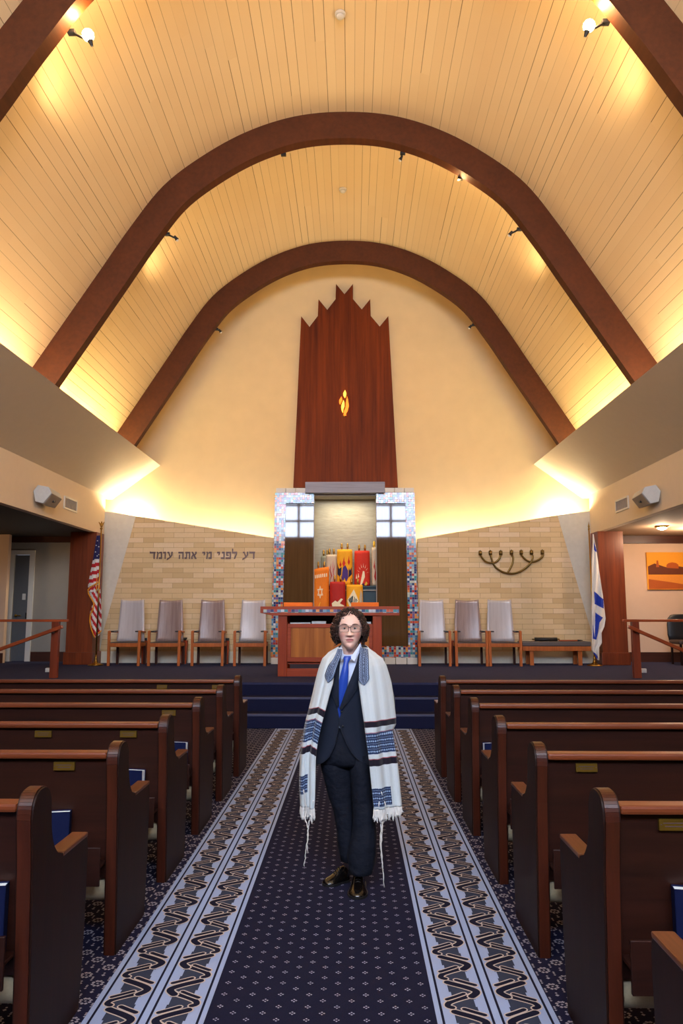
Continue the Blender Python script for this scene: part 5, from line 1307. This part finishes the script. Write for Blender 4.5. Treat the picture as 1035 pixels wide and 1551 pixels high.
for i in range(len(TRW)-1):
    for j in range(ncol-1):
        if TRW[i][0] >= 1102.9 and NF <= j < ncol-NF-1: continue
        fs.append((i*ncol+j, i*ncol+j+1, (i+1)*ncol+j+1, (i+1)*ncol+j))
m.add(vs, fs, 0, uv, smooth=True)
sh = m.build('prayer_shawl', 'shawl', man, fix=False)
q = sh.modifiers.new('t', 'SOLIDIFY'); q.thickness = .004; q.offset = 1
# collar band (atarah)
k = NT('shawl_band'); u, v, w_ = k.xyz(k.uv())
e1 = k.math('MAXIMUM', band(u, .08, .13), k.math('MAXIMUM', band(u, .87, .92), k.math('MAXIMUM', band(u, .30, .34), band(u, .66, .70))))
zz = k.math('LESS_THAN', k.math('ABSOLUTE', k.math('SUBTRACT', k.math('ABSOLUTE', k.math('SUBTRACT', u, .5)), k.math('ADD', .28, k.math('MULTIPLY', k.math('PINGPONG', k.math('MULTIPLY', v, 16.0), .5), .12)))), .025)
tx = k.math('MULTIPLY', band(u, .42, .58), k.math('GREATER_THAN', k.noise(k.comb(k.math('MULTIPLY', u, 14.0), k.math('MULTIPLY', v, 60.0)), 1.0, 0), .52))
fm = k.math('MAXIMUM', e1, k.math('MAXIMUM', zz, tx))
M['band'] = k.set(k.mix(fm, lin((28, 40, 70)), lin((136, 156, 188))), .7)
def surf_y(px, py, left):
    """front surface of the shawl at a pixel"""
    for (a, Ra), (b, Rb) in zip(TRW, TRW[1:]):
        if a <= py <= b:
            R_ = Ra; cols = range(NF+1) if left else range(ncol-NF-1, ncol)
            x = sx(px, py, YB-.15); best = min(cols, key=lambda j: abs(R_[j].x-x)); return R_[best].y
    return YB-.1
for left, outr, inn in ((True, [(512, 983), (508.5, 992), (503.5, 1001), (498, 1009), (494.5, 1018), (493, 1025), (497.4, 1033.5)], [(517.8, 984), (517, 993), (513.5, 1002), (510.5, 1011), (507.5, 1020), (504.5, 1028), (497.6, 1034)]),
                        (False, [(557.5, 983), (558.5, 992), (558.8, 1001), (559, 1011), (559.2, 1020), (559.2, 1029), (552.6, 1038)], [(546, 980), (544.5, 990), (543.2, 1001), (542.8, 1012), (543, 1022), (543.6, 1031.5), (552.4, 1038.6)])):
    A = spline([(a, b, 0) for a, b in outr], 4); B = spline([(a, b, 0) for a, b in inn], 4); n_ = len(A); vs = []; uv = []; NC = 6
    for i in range(n_):
        for c in range(NC+1):
            p = A[i].lerp(B[i], c/NC); y = surf_y(p.x, max(981, min(1213, p.y)), left)-.010; vs.append(W(p.x, p.y, Y=y)); uv.append((c/NC, i/n_))
    mb = MB().add(vs, [(i*(NC+1)+c, i*(NC+1)+c+1, (i+1)*(NC+1)+c+1, (i+1)*(NC+1)+c) for i in range(n_-1) for c in range(NC)], 0, uv, smooth=True)
    o = mb.build('neck_band', 'band', sh, fix=False); q = o.modifiers.new('t', 'SOLIDIFY'); q.thickness = .004
# fringes
M['fringe'] = plain('white_fringe', (216, 214, 210), .9)
last = TRW[-1][1]; rf = random.Random(5)
for cols, nm in ((range(0, NF+1), 1), (range(ncol-NF-1, ncol), 2)):
    m = MB()
    for j in cols:
        for kx in (0, .5):
            p = last[j]; q = last[min(j+1, ncol-1)] if (j != NF) else p; p = p.lerp(q, kx)
            L = rf.uniform(.04, .085); pts = [p+Vector((rf.uniform(-.004, .004)*t, rf.uniform(-.004, .004), .004-L*t)) for t in (0, .3, .6, .8, 1)]
            m.tube(pts, [.002, .0032, .0045, .006, .003], 6)
            if rf.random() < .4: m.ball(pts[3], .007, seg=8, rings=6)
    m.build('fringe', 'fringe', sh)
for pts, r in (([(460, 1196), (462, 1212), (464, 1228), (462.5, 1240), (466, 1252), (467, 1268), (464, 1285), (462.5, 1300), (460.5, 1312)], .0035), ([(474.5, 1212), (471.5, 1230), (469, 1244), (466.5, 1258), (465.5, 1275), (466, 1292)], .0035), ([(578, 1199), (579, 1214), (576, 1230), (579, 1248), (577, 1270), (578.5, 1292), (580, 1318), (582.5, 1344)], .004), ([(575, 1214), (574, 1232), (577.5, 1250), (576, 1275), (578.5, 1300), (581, 1318)], .0035), ([(583, 1214), (584, 1228), (580.5, 1242), (579, 1262), (577.5, 1285)], .003)):
    q = spline([W(a, b, Y=YB-.18+.02*math.sin(i)) for i, (a, b) in enumerate(pts)], 5); q = [Vector((p.x+rf.uniform(-.0022, .0022), p.y, p.z)) for p in q]
    MB().tube(q, [r*(1.25 if i % 3 else .85)*(1-.4*i/len(q)) for i in range(len(q))], 6).build('tassel', 'fringe', sh)
# ============================================================ LIGHT
def area(name, loc, rot, sx_, sy_, e, col, spread=None):
    l = bpy.data.lights.new(name, 'AREA'); l.shape = 'RECTANGLE'; l.size = sx_; l.size_y = sy_; l.energy = e; l.color = col
    if spread: l.spread = spread
    o = bpy.data.objects.new(name, l); C.objects.link(o); o.location = loc; o.rotation_euler = rot; return o
def aim(o, d): o.rotation_euler = Vector(d).to_track_quat('-Z', 'Y').to_euler()
def point(name, loc, e, col, r=.04):
    l = bpy.data.lights.new(name, 'POINT'); l.energy = e; l.color = col; l.shadow_soft_size = r
    o = bpy.data.objects.new(name, l); C.objects.link(o); o.location = loc; return o
def spot(name, loc, d, e, col, ang, blend=.6, r=.05):
    l = bpy.data.lights.new(name, 'SPOT'); l.energy = e; l.color = col; l.spot_size = math.radians(ang); l.spot_blend = blend; l.shadow_soft_size = r
    o = bpy.data.objects.new(name, l); C.objects.link(o); o.location = loc; aim(o, d); return o
WARM = (1.0, .74, .42); GOLD = (1.0, .78, .36); DAY = (.86, .93, 1.0)
G = 1.0
# cove tubes on the parapet ledges, one row per bay
for sg in (-1, 1):
    for y0, y1, e, col in ((-3.5, 2.4, 60, WARM), (2.9, 6.6, 48, WARM), (7.0, 10.7, 34, (1.0, .74, .46)), (11.1, 14.8, 44, GOLD)):
        o = area('cove_tube', (sg*4.50, (y0+y1)/2, 4.78), (0, 0, 0), .12, y1-y0, e, col); aim(o, (-sg*.25, 0, 1)); o.rotation_euler = (0, (sg*-.25), 0); o.rotation_euler.x = PI
    for y, e in ((7.5, 14), (9.7, 14), (12.0, 13), (13.1, 13)):
        point('cove_lamp', (sg*4.62, y, 4.84), e, GOLD if y > 11 else (1, .76, .45), .05)
# slot behind the lower back walls
for sg in (-1, 1):
    xa, xb = 1.45*sg, 4.3*sg
    o = area('slot_tube', ((xa+xb)/2, YL+.17, 3.0), (PI, 0, 0), abs(xb-xa), .08, 32, (1.0, .89, .64)); aim(o, (0, .12, 1)); o.rotation_euler = (PI-.0, 0, 0)
    point('slot_lamp', (sg*4.55, YL+.28, 3.53), 75, (1.0, .88, .58), .05)
for loc, kk in LAMPS: point('arch_lamp', loc, 34*kk, (1.0, .62, .26), .04)
for y in (3.5, 7.6, 11.9): 
    for sg in (-1, 1): spot('arch_uplight', (sg*3.0, y, 6.9), (-sg*.25, .35, 1), 30, (1, .70, .36), 130, .9, .1)
# niche lamp under the lintel, side aisles
area('niche_tube', (ax_(523, 750)[0], ya+.25, zt-.4+2.0 if False else ax_(523, 752)[1]), (0, 0, 0), .9, .06, 14, (1, .86, .6))
point('aisle_lamp', RL, 30, (1, .72, .48), .08)
point('aisle_lamp', (6.6, 14.6, 2.95), 46, (1, .72, .50), .10)
point('aisle_lamp', (-8.35, 14.3, 2.9), 17, (1, .6, .26), .10)
point('aisle_lamp', (-6.3, 15.2, 2.2), 3, (1, .9, .8), .2)
# fill spots added to brighten the brick wall and stage
for sg in (-1, 1):
    spot('stage_spot', (sg*2.0, 6.9, 7.7), (sg*.06, 1, -.70), 420, (1, .92, .82), 38, .8, .12)
spot('stage_spot', (0, 6.9, 8.5), (0, 1, -.86), 260, (1, .92, .84), 40, .8, .12)
w = bpy.data.worlds.new('world'); bpy.context.scene.world = w; w.use_nodes = True
w.node_tree.nodes['Background'].inputs[0].default_value = (.8, .85, 1, 1); w.node_tree.nodes['Background'].inputs[1].default_value = .3
sc = bpy.context.scene
sc.view_settings.view_transform = 'Standard'; sc.view_settings.look = 'None'; sc.view_settings.gamma = 1; sc.view_settings.use_curve_mapping = False
sc.view_settings.exposure = 0.32
try:
    sc.cycles.use_denoising = True; sc.cycles.max_bounces = 8; sc.cycles.diffuse_bounces = 5; sc.cycles.sample_clamp_indirect = 6
except Exception: pass
